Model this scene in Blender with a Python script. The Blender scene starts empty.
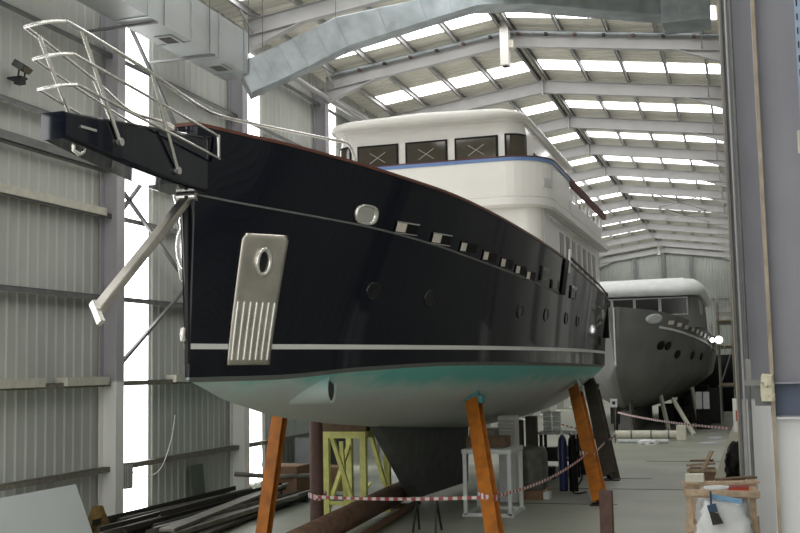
"""Boat shed: a navy motor yacht on shores, a grey yacht behind."""
import bpy, bmesh, math, random
from mathutils import Vector, Matrix
random.seed(7)
SC=bpy.context.scene; COL=SC.collection
V=Vector
# ------------------------------------------------------------------ materials
def mat(name,col,rough=.6,metal=0.0,var=.12,scale=3.0,bump=0.0,bscale=40.0,emit=0.0,coat=0.0,dark=None,spec=.5):
    m=bpy.data.materials.new(name); m.use_nodes=True
    nt=m.node_tree; b=nt.nodes['Principled BSDF']
    b.inputs['Roughness'].default_value=rough; b.inputs['Metallic'].default_value=metal
    b.inputs['Coat Weight'].default_value=coat; b.inputs['Specular IOR Level'].default_value=spec
    c=(col[0],col[1],col[2],1)
    geo=nt.nodes.new('ShaderNodeNewGeometry')
    n=nt.nodes.new('ShaderNodeTexNoise'); n.inputs['Scale'].default_value=scale; n.inputs['Detail'].default_value=5
    nt.links.new(geo.outputs['Position'],n.inputs['Vector'])
    r=nt.nodes.new('ShaderNodeValToRGB')
    d=dark if dark else tuple(x*(1-2*var) for x in col)
    r.color_ramp.elements[0].position=.3; r.color_ramp.elements[1].position=.65
    r.color_ramp.elements[0].color=(d[0],d[1],d[2],1); r.color_ramp.elements[1].color=c
    nt.links.new(n.outputs['Fac'],r.inputs['Fac']); nt.links.new(r.outputs['Color'],b.inputs['Base Color'])
    if bump>0:
        n2=nt.nodes.new('ShaderNodeTexNoise'); n2.inputs['Scale'].default_value=bscale; n2.inputs['Detail'].default_value=4
        nt.links.new(geo.outputs['Position'],n2.inputs['Vector'])
        bp=nt.nodes.new('ShaderNodeBump'); bp.inputs['Strength'].default_value=bump; bp.inputs['Distance'].default_value=.03
        nt.links.new(n2.outputs['Fac'],bp.inputs['Height']); nt.links.new(bp.outputs['Normal'],b.inputs['Normal'])
    if emit>0:
        b.inputs['Emission Color'].default_value=c; b.inputs['Emission Strength'].default_value=emit
    return m
def zsplit(name,lo,hi,z,soft=.02,rough=.5,var=.1,scale=3.0,metal=0.0):
    """paint that changes colour at a height"""
    m=mat(name,hi,rough,metal,var,scale); nt=m.node_tree; b=nt.nodes['Principled BSDF']
    src=b.inputs['Base Color'].links[0].from_socket
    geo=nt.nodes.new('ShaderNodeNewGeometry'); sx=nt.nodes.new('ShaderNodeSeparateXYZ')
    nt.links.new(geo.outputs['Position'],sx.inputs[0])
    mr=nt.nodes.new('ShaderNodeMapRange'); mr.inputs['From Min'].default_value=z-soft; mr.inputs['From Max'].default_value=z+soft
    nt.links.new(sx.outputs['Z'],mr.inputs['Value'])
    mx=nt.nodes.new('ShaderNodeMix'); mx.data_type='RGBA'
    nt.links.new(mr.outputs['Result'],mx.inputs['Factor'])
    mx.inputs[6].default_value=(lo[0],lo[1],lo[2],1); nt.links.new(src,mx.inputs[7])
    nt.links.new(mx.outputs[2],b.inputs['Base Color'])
    return m
def s(r,g,b):
    f=lambda c:(c/255/12.92 if c/255<=.04045 else ((c/255+.055)/1.055)**2.4)
    return (f(r),f(g),f(b))
# ------------------------------------------------------------------ mesh builder
class MB:
    def __init__(o): o.v=[]; o.f=[]; o.sm=[]
    def add(o,vs,fs,smooth=False):
        k=len(o.v); o.v+= [tuple(x) for x in vs]
        o.f+=[tuple(i+k for i in f) for f in fs]; o.sm+=[smooth]*len(fs); return o
    def box(o,x0,x1,y0,y1,z0,z1):
        return o.add([(x0,y0,z0),(x1,y0,z0),(x1,y1,z0),(x0,y1,z0),(x0,y0,z1),(x1,y0,z1),(x1,y1,z1),(x0,y1,z1)],
          [(0,3,2,1),(4,5,6,7),(0,1,5,4),(1,2,6,5),(2,3,7,6),(3,0,4,7)])
    def bar(o,p,q,w,h,up=(0,0,1)):
        p=V(p); q=V(q); d=(q-p).normalized(); up=V(up)
        sd=d.cross(up)
        if sd.length<1e-4: sd=d.cross(V((1,0,0)))
        sd.normalize(); u=sd.cross(d).normalized(); a=sd*w/2; b=u*h/2
        return o.add([p-a-b,p+a-b,p+a+b,p-a+b,q-a-b,q+a-b,q+a+b,q-a+b],
          [(3,2,1,0),(4,5,6,7),(0,1,5,4),(1,2,6,5),(2,3,7,6),(3,0,4,7)])
    def ibeam(o,p,q,depth,width,side=(1,0,0),tf=.025,tw=.018):
        """I section: depth runs along 'side' (the web plane), flanges across it"""
        p=V(p); q=V(q); d=(q-p).normalized(); sd=V(side); sd=(sd-d*sd.dot(d)).normalized(); w=d.cross(sd)
        for a in (-1,1):
            c=sd*(a*(depth/2-tf/2)); o.bar(p+c,q+c,width,tf,up=sd)
        o.bar(p,q,tw,depth-2*tf,up=sd); return o
    def tube(o,pts,r,n=8,cap=True,r2=None):
        pts=[V(p) for p in pts]; m=len(pts); rings=[]
        ref=None
        for i,p in enumerate(pts):
            d=(pts[min(i+1,m-1)]-pts[max(i-1,0)]).normalized()
            if ref is None:
                ref=d.cross(V((0,0,1)))
                if ref.length<1e-3: ref=d.cross(V((1,0,0)))
            ref=(ref-d*ref.dot(d)).normalized(); b=d.cross(ref)
            rr=r if r2 is None else r+(r2-r)*i/(m-1)
            rings.append([p+(ref*math.cos(2*math.pi*k/n)+b*math.sin(2*math.pi*k/n))*rr for k in range(n)])
        vs=[x for R in rings for x in R]; fs=[]
        for i in range(m-1):
            for k in range(n):
                fs.append((i*n+k,i*n+(k+1)%n,(i+1)*n+(k+1)%n,(i+1)*n+k))
        o.add(vs,fs,True)
        if cap:
            o.add(rings[0],[tuple(range(n-1,-1,-1))]); o.add(rings[-1],[tuple(range(n))])
        return o
    def loft(o,rings,closed=True,smooth=True,cap0=False,cap1=False):
        n=len(rings[0]); vs=[x for R in rings for x in R]; fs=[]
        for i in range(len(rings)-1):
            for k in range(n if closed else n-1):
                fs.append((i*n+k,i*n+(k+1)%n,(i+1)*n+(k+1)%n,(i+1)*n+k))
        o.add(vs,fs,smooth)
        if cap0: o.add(rings[0],[tuple(range(n-1,-1,-1))])
        if cap1: o.add(rings[-1],[tuple(range(n))])
        return o
    def build(o,name,m,parent=None,bevel=0,solid=0,sharp=None):
        me=bpy.data.meshes.new(name); me.from_pydata(o.v,[],o.f); me.polygons.foreach_set('use_smooth',o.sm)
        me.materials.append(m); me.update()
        ob=bpy.data.objects.new(name,me); COL.objects.link(ob)
        if parent:
            ob.parent=parent; ob.matrix_parent_inverse=WORLD[parent.name].inverted()
            WORLD[ob.name]=Matrix.Identity(4)
        else: WORLD[ob.name]=Matrix.Identity(4)
        if solid:
            md=ob.modifiers.new('s','SOLIDIFY'); md.thickness=solid; md.offset=0
        if bevel:
            md=ob.modifiers.new('b','BEVEL'); md.width=bevel; md.segments=2; md.limit_method='ANGLE'; md.angle_limit=.7
        return ob
WORLD={}
def tag(ob,label,cat,group=None):
    ob['label']=label; ob['category']=cat
    if group: ob['group']=group
    return ob
def thing(name,label,cat,loc,group=None):
    e=bpy.data.objects.new(name,None); e.empty_display_size=.3; COL.objects.link(e); e.location=loc
    WORLD[e.name]=Matrix.Translation(loc)
    return tag(e,label,cat,group)
def struct(mb,name,m,**k):
    ob=mb.build(name,m,**k); ob['kind']='structure'; return ob
def smooth_path(pts,n=6):
    P=[V(p) for p in pts]; out=[]
    for i in range(len(P)-1):
        a=P[max(i-1,0)]; b=P[i]; c=P[i+1]; d=P[min(i+2,len(P)-1)]
        for k in range(n):
            t=k/n
            out.append(.5*((2*b)+(c-a)*t+(2*a-5*b+4*c-d)*t*t+(3*b-a-3*c+d)*t**3))
    out.append(P[-1]); return out
# ------------------------------------------------------------------ palette
M={}
M['sheet']=mat('ribbed_wall_sheet',s(190,192,186),.6,0,.07,.7)
M['roofsheet']=mat('roof_sheet_added_glow',s(190,187,174),.7,0,.08,1.2,emit=.10)  # slight emission added over the whole roof to lift the ceiling brightness
M['steel']=mat('grey_painted_steel',s(178,177,176),.5,0,.06,2)
M['steeldark']=mat('purlin_steel',s(138,137,134),.55,0,.1,2)
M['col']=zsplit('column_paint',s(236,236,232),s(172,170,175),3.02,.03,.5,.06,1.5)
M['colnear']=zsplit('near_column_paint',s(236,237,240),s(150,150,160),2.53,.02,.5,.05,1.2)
M['girt']=mat('girt_steel',s(118,119,118),.55,.1,.12,4)
M['rustygirt']=mat('dusty_girt',s(128,124,112),.7,0,.18,9)
M['ledge']=mat('pale_ledge',s(205,202,188),.7,0,.08,6)
M['skylight']=mat('translucent_sheet',(1,1,1),.5,0,0,1,emit=3.2)
M['floor']=mat('concrete_floor',s(158,160,146),.42,0,.12,.55,.08,30)
M['galv']=mat('galvanised_duct',s(176,184,188),.42,.55,.16,2.2,.05,8)
M['ductpaint']=mat('duct_light_grey',s(170,174,174),.5,.15,.06,1.5)
M['dark']=mat('dark_steel',s(38,38,38),.5,.3,.2,6)
M['black']=mat('black_rubber',s(9,9,10),.6,0,.1,5,spec=.25)
M['lining']=mat('pale_polished_lining',s(232,222,212),.35,0,.08,9)
M['chrome']=mat('polished_stainless',s(232,230,226),.24,.9,.04,3)
M['chromeb']=mat('brushed_stainless_plate',s(214,208,198),.28,.9,.12,2.5)
M['navy']=mat('gloss_navy_hull',s(8,12,25),.06,0,.05,.4,spec=.34)
M['stripe']=mat('white_stripe',s(232,232,230),.3,0,.02,2)
M['boot']=mat('grey_primer_band',s(112,116,116),.6,0,.08,5)
M['white']=mat('white_gelcoat',s(236,234,228),.22,0,.02,1.2,coat=.3)
M['blue']=mat('blue_stripe_paint',s(104,134,184),.4,0,.05,3)
M['wine']=mat('wine_red_cover',s(92,48,50),.7,0,.15,5)
M['wood']=mat('varnished_cap_rail',s(104,60,48),.35,0,.15,8)
M['glass']=mat('tinted_window',s(66,60,48),.06,0,.06,1.5,spec=.7)
M['tape_x']=mat('white_tape',s(196,192,180),.8,0,.05,8)
M['orange']=mat('orange_painted_prop',s(190,112,30),.55,0,.22,3.5,.1,25)
M['propdark']=mat('dark_brown_prop',s(70,62,52),.65,0,.2,4)
M['teal']=mat('teal_pad',s(92,158,164),.7,0,.15,6)
M['yellow']=mat('yellow_green_frame_paint',s(226,226,138),.55,0,.1,7)
M['whitesteel']=mat('white_painted_steel',s(205,208,208),.5,0,.08,5)
M['rust']=mat('rusty_pipe',s(112,84,66),.75,0,.22,6,.25,20)
M['rust2']=mat('rust_brown_tube',s(104,78,70),.7,0,.15,8)
M['bar']=mat('stock_steel_bar',s(70,66,62),.55,.4,.2,5)
M['bar2']=mat('grey_stock_bar',s(132,128,120),.55,.3,.15,4)
M['timber']=mat('raw_timber',s(198,174,148),.8,0,.18,10,.15,40)
M['timberdark']=mat('old_timber',s(118,96,76),.85,0,.2,9,.2,40)
M['card']=mat('brown_cardboard',s(134,104,82),.85,0,.1,6)
M['board']=mat('white_board',s(222,226,228),.4,0,.02,1)
M['beige']=mat('beige_board',s(214,212,196),.7,0,.08,3)
M['bag']=mat('white_woven_bag',s(226,228,230),.65,0,.06,6,.3,14)
M['bluecloth']=mat('light_blue_cloth',s(128,170,204),.8,0,.1,8)
M['brushblue']=mat('blue_brush_plastic',s(44,70,98),.5,0,.1,8)
M['red']=mat('orange_red_plastic',s(196,62,34),.5,0,.1,6)
M['bluecyl']=mat('blue_gas_cylinder',s(36,44,92),.45,0,.12,5)
M['greyhull']=mat('grey_primed_hull',s(116,117,114),.6,0,.14,.9)
M['wrap']=mat('white_plastic_wrap',s(238,240,240),.45,0,.06,2.5,.35,5)
M['backwall']=mat('back_wall_sheet',s(158,162,155),.6,0,.08,.7)
M['plasticwrap']=mat('dusty_plastic_wrap',s(116,118,112),.3,0,.25,5,.4,9)
M['louver']=mat('light_grey_louvre',s(206,208,206),.5,0,.05,4)
M['foam']=mat('pale_foam',s(214,208,184),.9,0,.06,12)
M['perf']=mat('perforated_blue_grey',s(158,178,204),.5,.1,.06,6)
M['lamp']=mat('work_lamp_lens',(1,1,.98),.4,0,0,1,emit=1.3)
M['olive']=mat('olive_rag',s(120,96,52),.9,0,.2,12)
M['concrete']=mat('grey_block',s(122,120,114),.85,0,.15,7,.2,30)
WORLD_STRENGTH=1.3; EXPO=0.62

def spline(tab):
    n=len(tab); X=[t[0] for t in tab]; V=[t[1] for t in tab]
    d=[(V[i+1]-V[i])/(X[i+1]-X[i]) for i in range(n-1)]
    m=[d[0]]+[0 if d[i-1]*d[i]<=0 else 2*d[i-1]*d[i]/(d[i-1]+d[i]) for i in range(1,n-1)]+[d[-1]]
    def f(x):
        x=min(max(x,X[0]),X[-1]); i=0
        while i<n-2 and x>X[i+1]: i+=1
        h=X[i+1]-X[i]; t=(x-X[i])/h
        return (2*t**3-3*t*t+1)*V[i]+(t**3-2*t*t+t)*h*m[i]+(-2*t**3+3*t*t)*V[i+1]+(t**3-t*t)*h*m[i+1]
    return f
CX=-7.2; Y0=13.0; Y1=34.6
bS=spline([(13.0,.16),(13.25,.36),(13.6,.62),(14,.92),(15,1.47),(16,1.92),(18,2.57),(20,3.0),(22,3.27),(25,3.44),(28,3.46),(31,3.38),(34.6,3.14)])
bW=spline([(13.0,.04),(13.5,.16),(14,.34),(15,.73),(16,1.12),(18,1.85),(20,2.45),(22,2.85),(25,3.15),(28,3.22),(31,3.16),(34.6,2.95)])
zS=spline([(13.0,6.59),(13.7,6.50),(14.5,6.42),(16.3,6.26),(17.7,6.16),(19.7,5.96),(21.3,5.8),(23.8,5.61),(26.3,5.43),(30,5.26),(34.6,5.2)])
zR=spline([(13.0,5.62),(14,5.53),(16,5.42),(17.7,5.28),(19.4,5.11),(22.2,4.9),(25,4.74),(30,4.55),(34.6,4.5)])
zB=spline([(13.0,3.12),(14.5,3.12),(16.5,3.22),(19,3.28),(23,3.25),(28,3.2),(34.6,3.14)])
zK=spline([(13.0,3.08),(13.5,2.95),(14,2.80),(14.6,2.68),(15.7,2.48),(17.3,2.30),(19.3,2.12),(23.9,1.8),(28,1.6),(32,1.58),(34.6,1.62)])
def hb(Y,z):
    zb=zB(Y)
    if z>=zb:
        s=min(1,(z-zb)/(zS(Y)-zb)); return bW(Y)+(bS(Y)-bW(Y))*s**1.2
    k=zK(Y); u=max(0,min(1,(z-k)/(zb-k)))
    p=.8-.33*min(1,max(0,(Y-14)/8))
    return bW(Y)*u**p
# ------------------------------------------------------------------ shed frame
XL=-12.47; XW=-12.92; XR=-.2; RX=-6.46; ZE=12.15; ZR=12.95; RD=.45
BAY=6.0; YA=19.64
def fy(k): return YA+BAY*k
YB=fy(13); YF=fy(-5)-.6
SL=(ZR-ZE)/(RX-XL)
def rz(x): return ZR-abs(x-RX)*SL
ROOFZ=RD+.2
# floor
struct(MB().box(-14,7,-12,100,-.2,0),'floor',M['floor'])
for i,(x0,y0,x1,y1) in enumerate([(-6.5,24.9,-2.9,24.95),(-4.1,30.6,-2.6,30.6),(-5,28,-1,28.1),(-3.2,36,-.6,36)]):
    st=struct(MB().bar((x0,y0,.004),(x1,y1,.004),.03,.008),'trim_%d'%(i+1),M['dark'])
# left wall: trapezoid rib sheet, real ribs
mb=MB(); y=YF; prof=[]
while y<YB:
    prof+=[(y,0),(y+.19,0),(y+.225,.024),(y+.265,.024)]; y+=.30
a=[(XW+d,yy,0.0) for yy,d in prof]; b=[(XW+d,yy,13.2) for yy,d in prof]
mb.loft([a,b],closed=False,smooth=False)
struct(mb,'wall_left',M['sheet'])
mb=MB(); a=[(XR+1.8-d,yy,0.0) for yy,d in prof]; b=[(x,yy,13.2) for x,yy,_ in a]
mb.loft([a,b],closed=False,smooth=False); struct(mb,'wall_right',M['sheet'])
# back wall with gable
mb=MB(); n=60
a=[];b=[]
for i in range(n+1):
    x=XW+(XR+1.8-XW)*i/n
    for j,(dx,d) in enumerate(((0,0),(.12,0),(.135,-.03),(.19,-.03))):
        a.append((x+dx,YB+.3+d,0)); b.append((x+dx,YB+.3+d,rz(x+dx)+ROOFZ))
mb.loft([a,b],closed=False,smooth=False); struct(mb,'wall_back',M['backwall'])
mb=MB(); mb.bar((XL,YB+.1,8.6),(XR,YB+.1,8.6),.12,.16); struct(mb,'girt',M['girt'])
for x in (-9,-6.5,-4.1):
    struct(MB().box(x-.12,x+.12,YB+.05,YB+.28,0,rz(x)-.1),'wind_post',M['girt'])
# roof sheets with standing ribs
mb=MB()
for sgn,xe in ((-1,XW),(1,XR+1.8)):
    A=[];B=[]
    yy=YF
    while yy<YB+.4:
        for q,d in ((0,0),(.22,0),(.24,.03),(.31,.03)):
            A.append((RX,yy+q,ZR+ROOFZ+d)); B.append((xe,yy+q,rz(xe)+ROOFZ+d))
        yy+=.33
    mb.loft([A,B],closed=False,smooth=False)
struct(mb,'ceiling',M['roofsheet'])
# translucent sheets: roof strips and wall strips
wn=0
for k in range(-5,13):
    y0=fy(k)+3.85; y1=fy(k)+5.05
    for xa,xb in ((XL+.25,RX-.2),(RX+.2,XR-.1)):
        wn+=1
        mb=MB(); za=rz(xa)+ROOFZ-.015; zb=rz(xb)+ROOFZ-.015
        mb.add([(xa,y0,za),(xb,y0,zb),(xb,y1,zb),(xa,y1,za)],[(3,2,1,0)])
        struct(mb,'window_%d'%wn,M['skylight'])
for k in range(-5,13):
    wn+=1; y0=fy(k)+.62; y1=fy(k)+1.78
    mb=MB().add([(XW+.05,y0,.15),(XW+.05,y1,.15),(XW+.05,y1,12.2),(XW+.05,y0,12.2)],[(0,1,2,3)])
    struct(mb,'window_%d'%wn,M['skylight'])
# columns, rafters
for k in range(-5,14):
    y=fy(k)
    mb=MB().ibeam((XL-.2,y,0),(XL-.2,y,rz(XL)+.1),.42,.30)
    mb.box(XL-.45,XL+.06,y-.2,y+.2,0,.03)
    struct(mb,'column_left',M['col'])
    if k>=0:
        wd=.72 if k==0 else .46; xc=XR+.05+wd/2
        mb=MB().ibeam((xc,y,0),(xc,y,rz(XR)+.1),wd,.30)
        mb.box(XR+.02,XR+.6,y-.2,y+.2,0,.03)
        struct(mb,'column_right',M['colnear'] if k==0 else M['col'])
    if k<1: continue
    mb=MB()
    for xe,sg in ((XL,1),(XR+.4,-1)):
        p=V((xe,y,rz(xe)+RD/2)); q=V((RX,y,ZR+RD/2))
        mb.ibeam(p,q,RD,.22,side=(0,0,1),tf=.02,tw=.014)
        # haunch at the eave
        hx=xe+sg*1.7
        mb.add([(xe,y-.01,rz(xe)-.42),(hx,y-.01,rz(hx)),(xe,y-.01,rz(xe)),(xe,y+.01,rz(xe)-.42),(hx,y+.01,rz(hx)),(xe,y+.01,rz(xe))],[(0,1,2),(5,4,3),(0,3,4,1)])
        mb.bar((xe,y,rz(xe)-.42),(hx,y,rz(hx)),.22,.02)
    mb.box(RX-.03,RX+.03,y-.13,y+.13,ZR-.1,ZR+RD+.05)
    struct(mb,'rafter',M['steel'])
# purlins along the shed
offs=[.15,1.62,3.02,4.42,5.72]
for o in offs:
    for x in (RX-o,RX+o):
        mb=MB(); z=rz(x)+RD
        mb.box(x-.012,x+.012,fy(0),YB,z,z+.19); mb.box(x-.012,x+.07,fy(0),YB,z,z+.012); mb.box(x-.012,x+.07,fy(0),YB,z+.178,z+.19)
        struct(mb,'purlin',M['steeldark'] if o<.5 else M['steel'])
# fly braces near eaves
for k in range(1,9):
    for x,o in ((RX+5.72,1),(RX-5.72,-1)):
        struct(MB().bar((x,fy(k)-.9,rz(x)+RD),(x,fy(k)-.05,rz(x)+.05),.05,.05),'fly_brace',M['steel'])
# girts on the left wall (dark channels), bay by bay between column webs
GZ=[1.25,3.02,4.82,6.56,8.30,10.05,11.75]
for gi,z in enumerate(GZ):
    mb=MB(); x0=XW+.06; x1=XW+.24
    mb.box(x0,x1,YF,YB,z-.006,z+.006); mb.box(x1-.012,x1,YF,YB,z-.10,z+.006)
    struct(mb,'girt',M['rustygirt'] if gi in (0,1) else M['girt'])
mb=MB(); mb.box(XW+.06,XW+.26,YF,YB,7.47,7.49); mb.box(XW+.245,XW+.26,YF,YB,7.47,7.66); struct(mb,'girt',M['girt'])
struct(MB().tube([(XL+.1,fy(0),11.85),(XL+.1,YB,11.85)],.09,10),'eave_strut',M['steel'])
struct(MB().box(XL-.1,XL+.08,fy(2),YB,12.0,12.1),'eave_beam',M['steel'])
# wall bracing in the first bay
for p,q in (((-12.62,fy(0)+.2,11.2),(-12.62,fy(0)+6.0,5.9)),((-12.62,20.0,7.08),(-12.62,22.85,5.28)),((-12.62,19.97,3.43),(-12.62,22.85,5.28)),((-12.62,fy(0)+.3,6.7),(-12.62,fy(0)+2.6,8.75))):
    struct(MB().bar(p,q,.07,.07),'wall_brace',M['girt'])
for k in (7,8):
    for p,q in (((-4.6,fy(k)),(-1.8,fy(k+1))),((-1.8,fy(k)),(-4.6,fy(k+1)))):
        struct(MB().tube([(p[0],p[1],rz(p[0])+.1),(q[0],q[1],rz(q[0])+.1)],.03,6),'roof_brace',M['steeldark'])
# pale ledge pieces lying on the second girt
for i,(a,b) in enumerate(((15.2,17.3),(18.0,19.45),(22.2,25.3),(26.2,29))):
    struct(MB().box(XW+.05,XW+.33,a,b,2.96,3.13),'trim_%d'%(i+5),M['ledge'])
struct(MB().box(XW+.05,XW+.28,15.5,19.4,6.5,6.66),'trim_9',M['ledge'])
struct(MB().box(XR+.035,XR+.085,fy(0)-.165,fy(0)-.152,0,12),'trim_11',mat('flange_edge_beige',s(172,164,148),.7,0,.12,3))
# the big near column on the right with its stiffeners
NX=.29; NY=13.64
mb=MB(); mb.ibeam((NX+.42,NY,0),(NX+.42,NY,13),.86,.34,tf=.03,tw=.02)
for z in (2.93,2.52): mb.box(NX+.03,NX+.83,NY-.17,NY+.17,z-.012,z+.012)
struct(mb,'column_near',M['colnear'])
struct(MB().box(NX-.012,NX+.032,NY-.19,NY-.172,0,12.5),'trim_12',mat('flange_edge_rusty',s(176,162,144),.75,0,.14,4))
mb=MB().box(NX+.03,NX+.82,NY-.016,NY-.012,2.54,2.92); struct(mb,'trim_10',mat('blue_grey_paint',s(96,108,132),.5,0,.08,2))
# ------------------------------------------------------------------ yacht
def lerp(a,b,t): return a+(b-a)*t
Y_ = thing('motor_yacht','large dark navy motor yacht with white superstructure propped on orange shores','yacht',(CX,24,0))
YS=[13.0,13.06,13.15,13.3,13.5,13.75,14,14.3,14.7,15.1,15.6,16.2,17,18,19,20,21,22,23.2,24.5,26,27.5,29,30.5,32,33.3,34.6]
def lerp_rows(Y,zs): return [(CX+hb(Y,z),Y,z) for z in zs]
# topsides
mb=MB()
for sg in (1,-1):
    rings=[]
    for Y in YS:
        zb=zB(Y); z2=zS(Y); zs=[lerp(zb,z2,(i/14)) for i in range(15)]
        rings.append([(CX+sg*hb(Y,z),Y,z) for z in zs])
    mb.loft(rings if sg<0 else rings[::-1],closed=False)
# stem face
zb=zB(13); zs=[lerp(zb,zS(13),i/14) for i in range(15)]
mb.loft([[(CX-hb(13,z),13.0,z) for z in zs],[(CX,12.97,z) for z in zs],[(CX+hb(13,z),13.0,z) for z in zs]],closed=False)
zb=zB(YS[-1]); zs=[lerp(zb,zS(YS[-1]),i/14) for i in range(15)]
mb.loft([[(CX+hb(YS[-1],z),YS[-1],z) for z in zs],[(CX,YS[-1]+.25,z) for z in zs],[(CX-hb(YS[-1],z),YS[-1],z) for z in zs]],closed=False)
mb.build('topsides',M['navy'],Y_)
# underbody
mb=MB()
for sg in (1,-1):
    rings=[]
    for Y in YS:
        k=zK(Y); zb=zB(Y); zs=[lerp(k,zb,(i/16)**1.7) for i in range(17)]
        rings.append([(CX+sg*hb(Y,z),Y,z) for z in zs])
    mb.loft(rings if sg<0 else rings[::-1],closed=False)
k=zK(YS[-1]); zb=zB(YS[-1]); zs=[lerp(k,zb,(i/16)**1.7) for i in range(17)]
mb.loft([[(CX+hb(YS[-1],z),YS[-1],z) for z in zs],[(CX-hb(YS[-1],z),YS[-1],z) for z in zs]],closed=False,smooth=False)
zs=[lerp(zK(13.0),zB(13.0),i/16) for i in range(17)]
mb.loft([[(CX-hb(13,z),13.0,z) for z in zs],[(CX+hb(13,z),13.0,z) for z in zs]],closed=False,smooth=False)
def antifoul():
    m=bpy.data.materials.new('antifoul_patchy'); m.use_nodes=True; nt=m.node_tree; b=nt.nodes['Principled BSDF']
    b.inputs['Roughness'].default_value=.55
    geo=nt.nodes.new('ShaderNodeNewGeometry'); sx=nt.nodes.new('ShaderNodeSeparateXYZ'); nt.links.new(geo.outputs['Position'],sx.inputs[0])
    n=nt.nodes.new('ShaderNodeTexNoise'); n.inputs['Scale'].default_value=1.1; n.inputs['Detail'].default_value=6; n.inputs['Roughness'].default_value=.65
    nt.links.new(geo.outputs['Position'],n.inputs['Vector'])
    # height above ~2.55 turns teal, more so aft; bow stays pale grey
    ma=nt.nodes.new('ShaderNodeMapRange'); ma.inputs['From Min'].default_value=2.5; ma.inputs['From Max'].default_value=3.1; nt.links.new(sx.outputs['Z'],ma.inputs['Value'])
    my=nt.nodes.new('ShaderNodeMapRange'); my.inputs['From Min'].default_value=14; my.inputs['From Max'].default_value=20; my.inputs['To Min'].default_value=-.32; my.inputs['To Max'].default_value=.1; nt.links.new(sx.outputs['Y'],my.inputs['Value'])
    a1=nt.nodes.new('ShaderNodeMath'); a1.operation='ADD'; nt.links.new(ma.outputs[0],a1.inputs[0]); nt.links.new(my.outputs[0],a1.inputs[1])
    a2=nt.nodes.new('ShaderNodeMath'); a2.operation='ADD'; nt.links.new(a1.outputs[0],a2.inputs[0]); nt.links.new(n.outputs['Fac'],a2.inputs[1])
    r=nt.nodes.new('ShaderNodeValToRGB'); r.color_ramp.elements[0].position=.42; r.color_ramp.elements[1].position=1.42 if False else 1.0
    r.color_ramp.elements[0].color=(*s(184,188,184),1); r.color_ramp.elements[1].color=(*s(106,190,186),1)
    e=r.color_ramp.elements.new(.72); e.color=(*s(186,204,202),1)
    a3=nt.nodes.new('ShaderNodeMath'); a3.operation='MULTIPLY'; a3.inputs[1].default_value=.72; nt.links.new(a2.outputs[0],a3.inputs[0])
    nt.links.new(a3.outputs[0],r.inputs['Fac']); nt.links.new(r.outputs['Color'],b.inputs['Base Color'])
    return m
M['antifoul']=antifoul()
mb.build('underbody',M['antifoul'],Y_)
# helpers for trim that follows the port and starboard skin
def along(zf,w,h,mb,ya,yb,n=60,off=.0,both=True):
    for sg in ((1,-1) if both else (1,)):
        rings=[]
        for i in range(n+1):
            Y=lerp(ya,yb,(i/n)**1.5); z=zf(Y); a=hb(Y,z-h/2)-.01; c=hb(Y,z+h/2)-.01
            R=[(CX+sg*a,Y,z-h/2),(CX+sg*(a+w+off),Y,z-h/2),(CX+sg*(c+w+off),Y,z+h/2),(CX+sg*c,Y,z+h/2)]
            rings.append(R if sg<0 else R[::-1])
        mb.loft(rings,closed=True,smooth=False,cap0=True,cap1=True)
    return mb
mb=MB(); n=16
for q in range(1):
    R=[]
    for j in range(9):
        a_=-math.pi/2+math.pi*j/8; R.append([(CX-.30+.24*math.cos(a_)*math.cos(k*2*math.pi/n),13.62+.16*math.cos(a_)*math.sin(k*2*math.pi/n),4.98+.40*math.sin(a_)) for k in range(n)])
    mb.loft(R,closed=True)
mb.build('stowed_anchor',M['chrome'],Y_)
along(lambda Y:3.54,.016,.075,MB(),13.0,34.6).build('waterline_stripe',M['stripe'],Y_)
along(lambda Y:zB(Y)-.035,.016,.07,MB(),13.0,34.6).build('boot_band',M['boot'],Y_)
along(zR,.03,.026,MB(),13.02,24.0).build('rub_rail',M['girt'],Y_)
mb=MB()
for sg in (1,-1):
    rings=[]
    for i in range(70):
        Y=lerp(13.0,34.6,(i/69)**1.6); c=hb(Y,zS(Y)); z=zS(Y)
        R=[(CX+sg*max(.0,c-.14),Y,z-.01),(CX+sg*(c+.02),Y,z-.01),(CX+sg*(c+.02),Y,z+.035),(CX+sg*max(.0,c-.14),Y,z+.035)]
        rings.append(R if sg<0 else R[::-1])
    mb.loft(rings,closed=True,smooth=False,cap0=True,cap1=True)
mb.box(CX-.18,CX+.18,12.96,13.2,6.58,6.63)
mb.build('cap_rail',M['wood'],Y_)
mb=MB()
for sg in (1,-1):
    rings=[]
    for Y in YS[2:]:
        c=hb(Y,zS(Y))-.12; zd=zS(Y)-.8; cd_=hb(Y,zd-.05)-.12
        rings.append([(CX+sg*max(.02,c),Y,zS(Y)-.01),(CX+sg*max(.01,cd_),Y,zd),(CX,Y,zd+.04)])
    mb.loft(rings if sg>0 else rings[::-1],closed=False,smooth=False)
mb.build('foredeck',M['white'],Y_)
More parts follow.
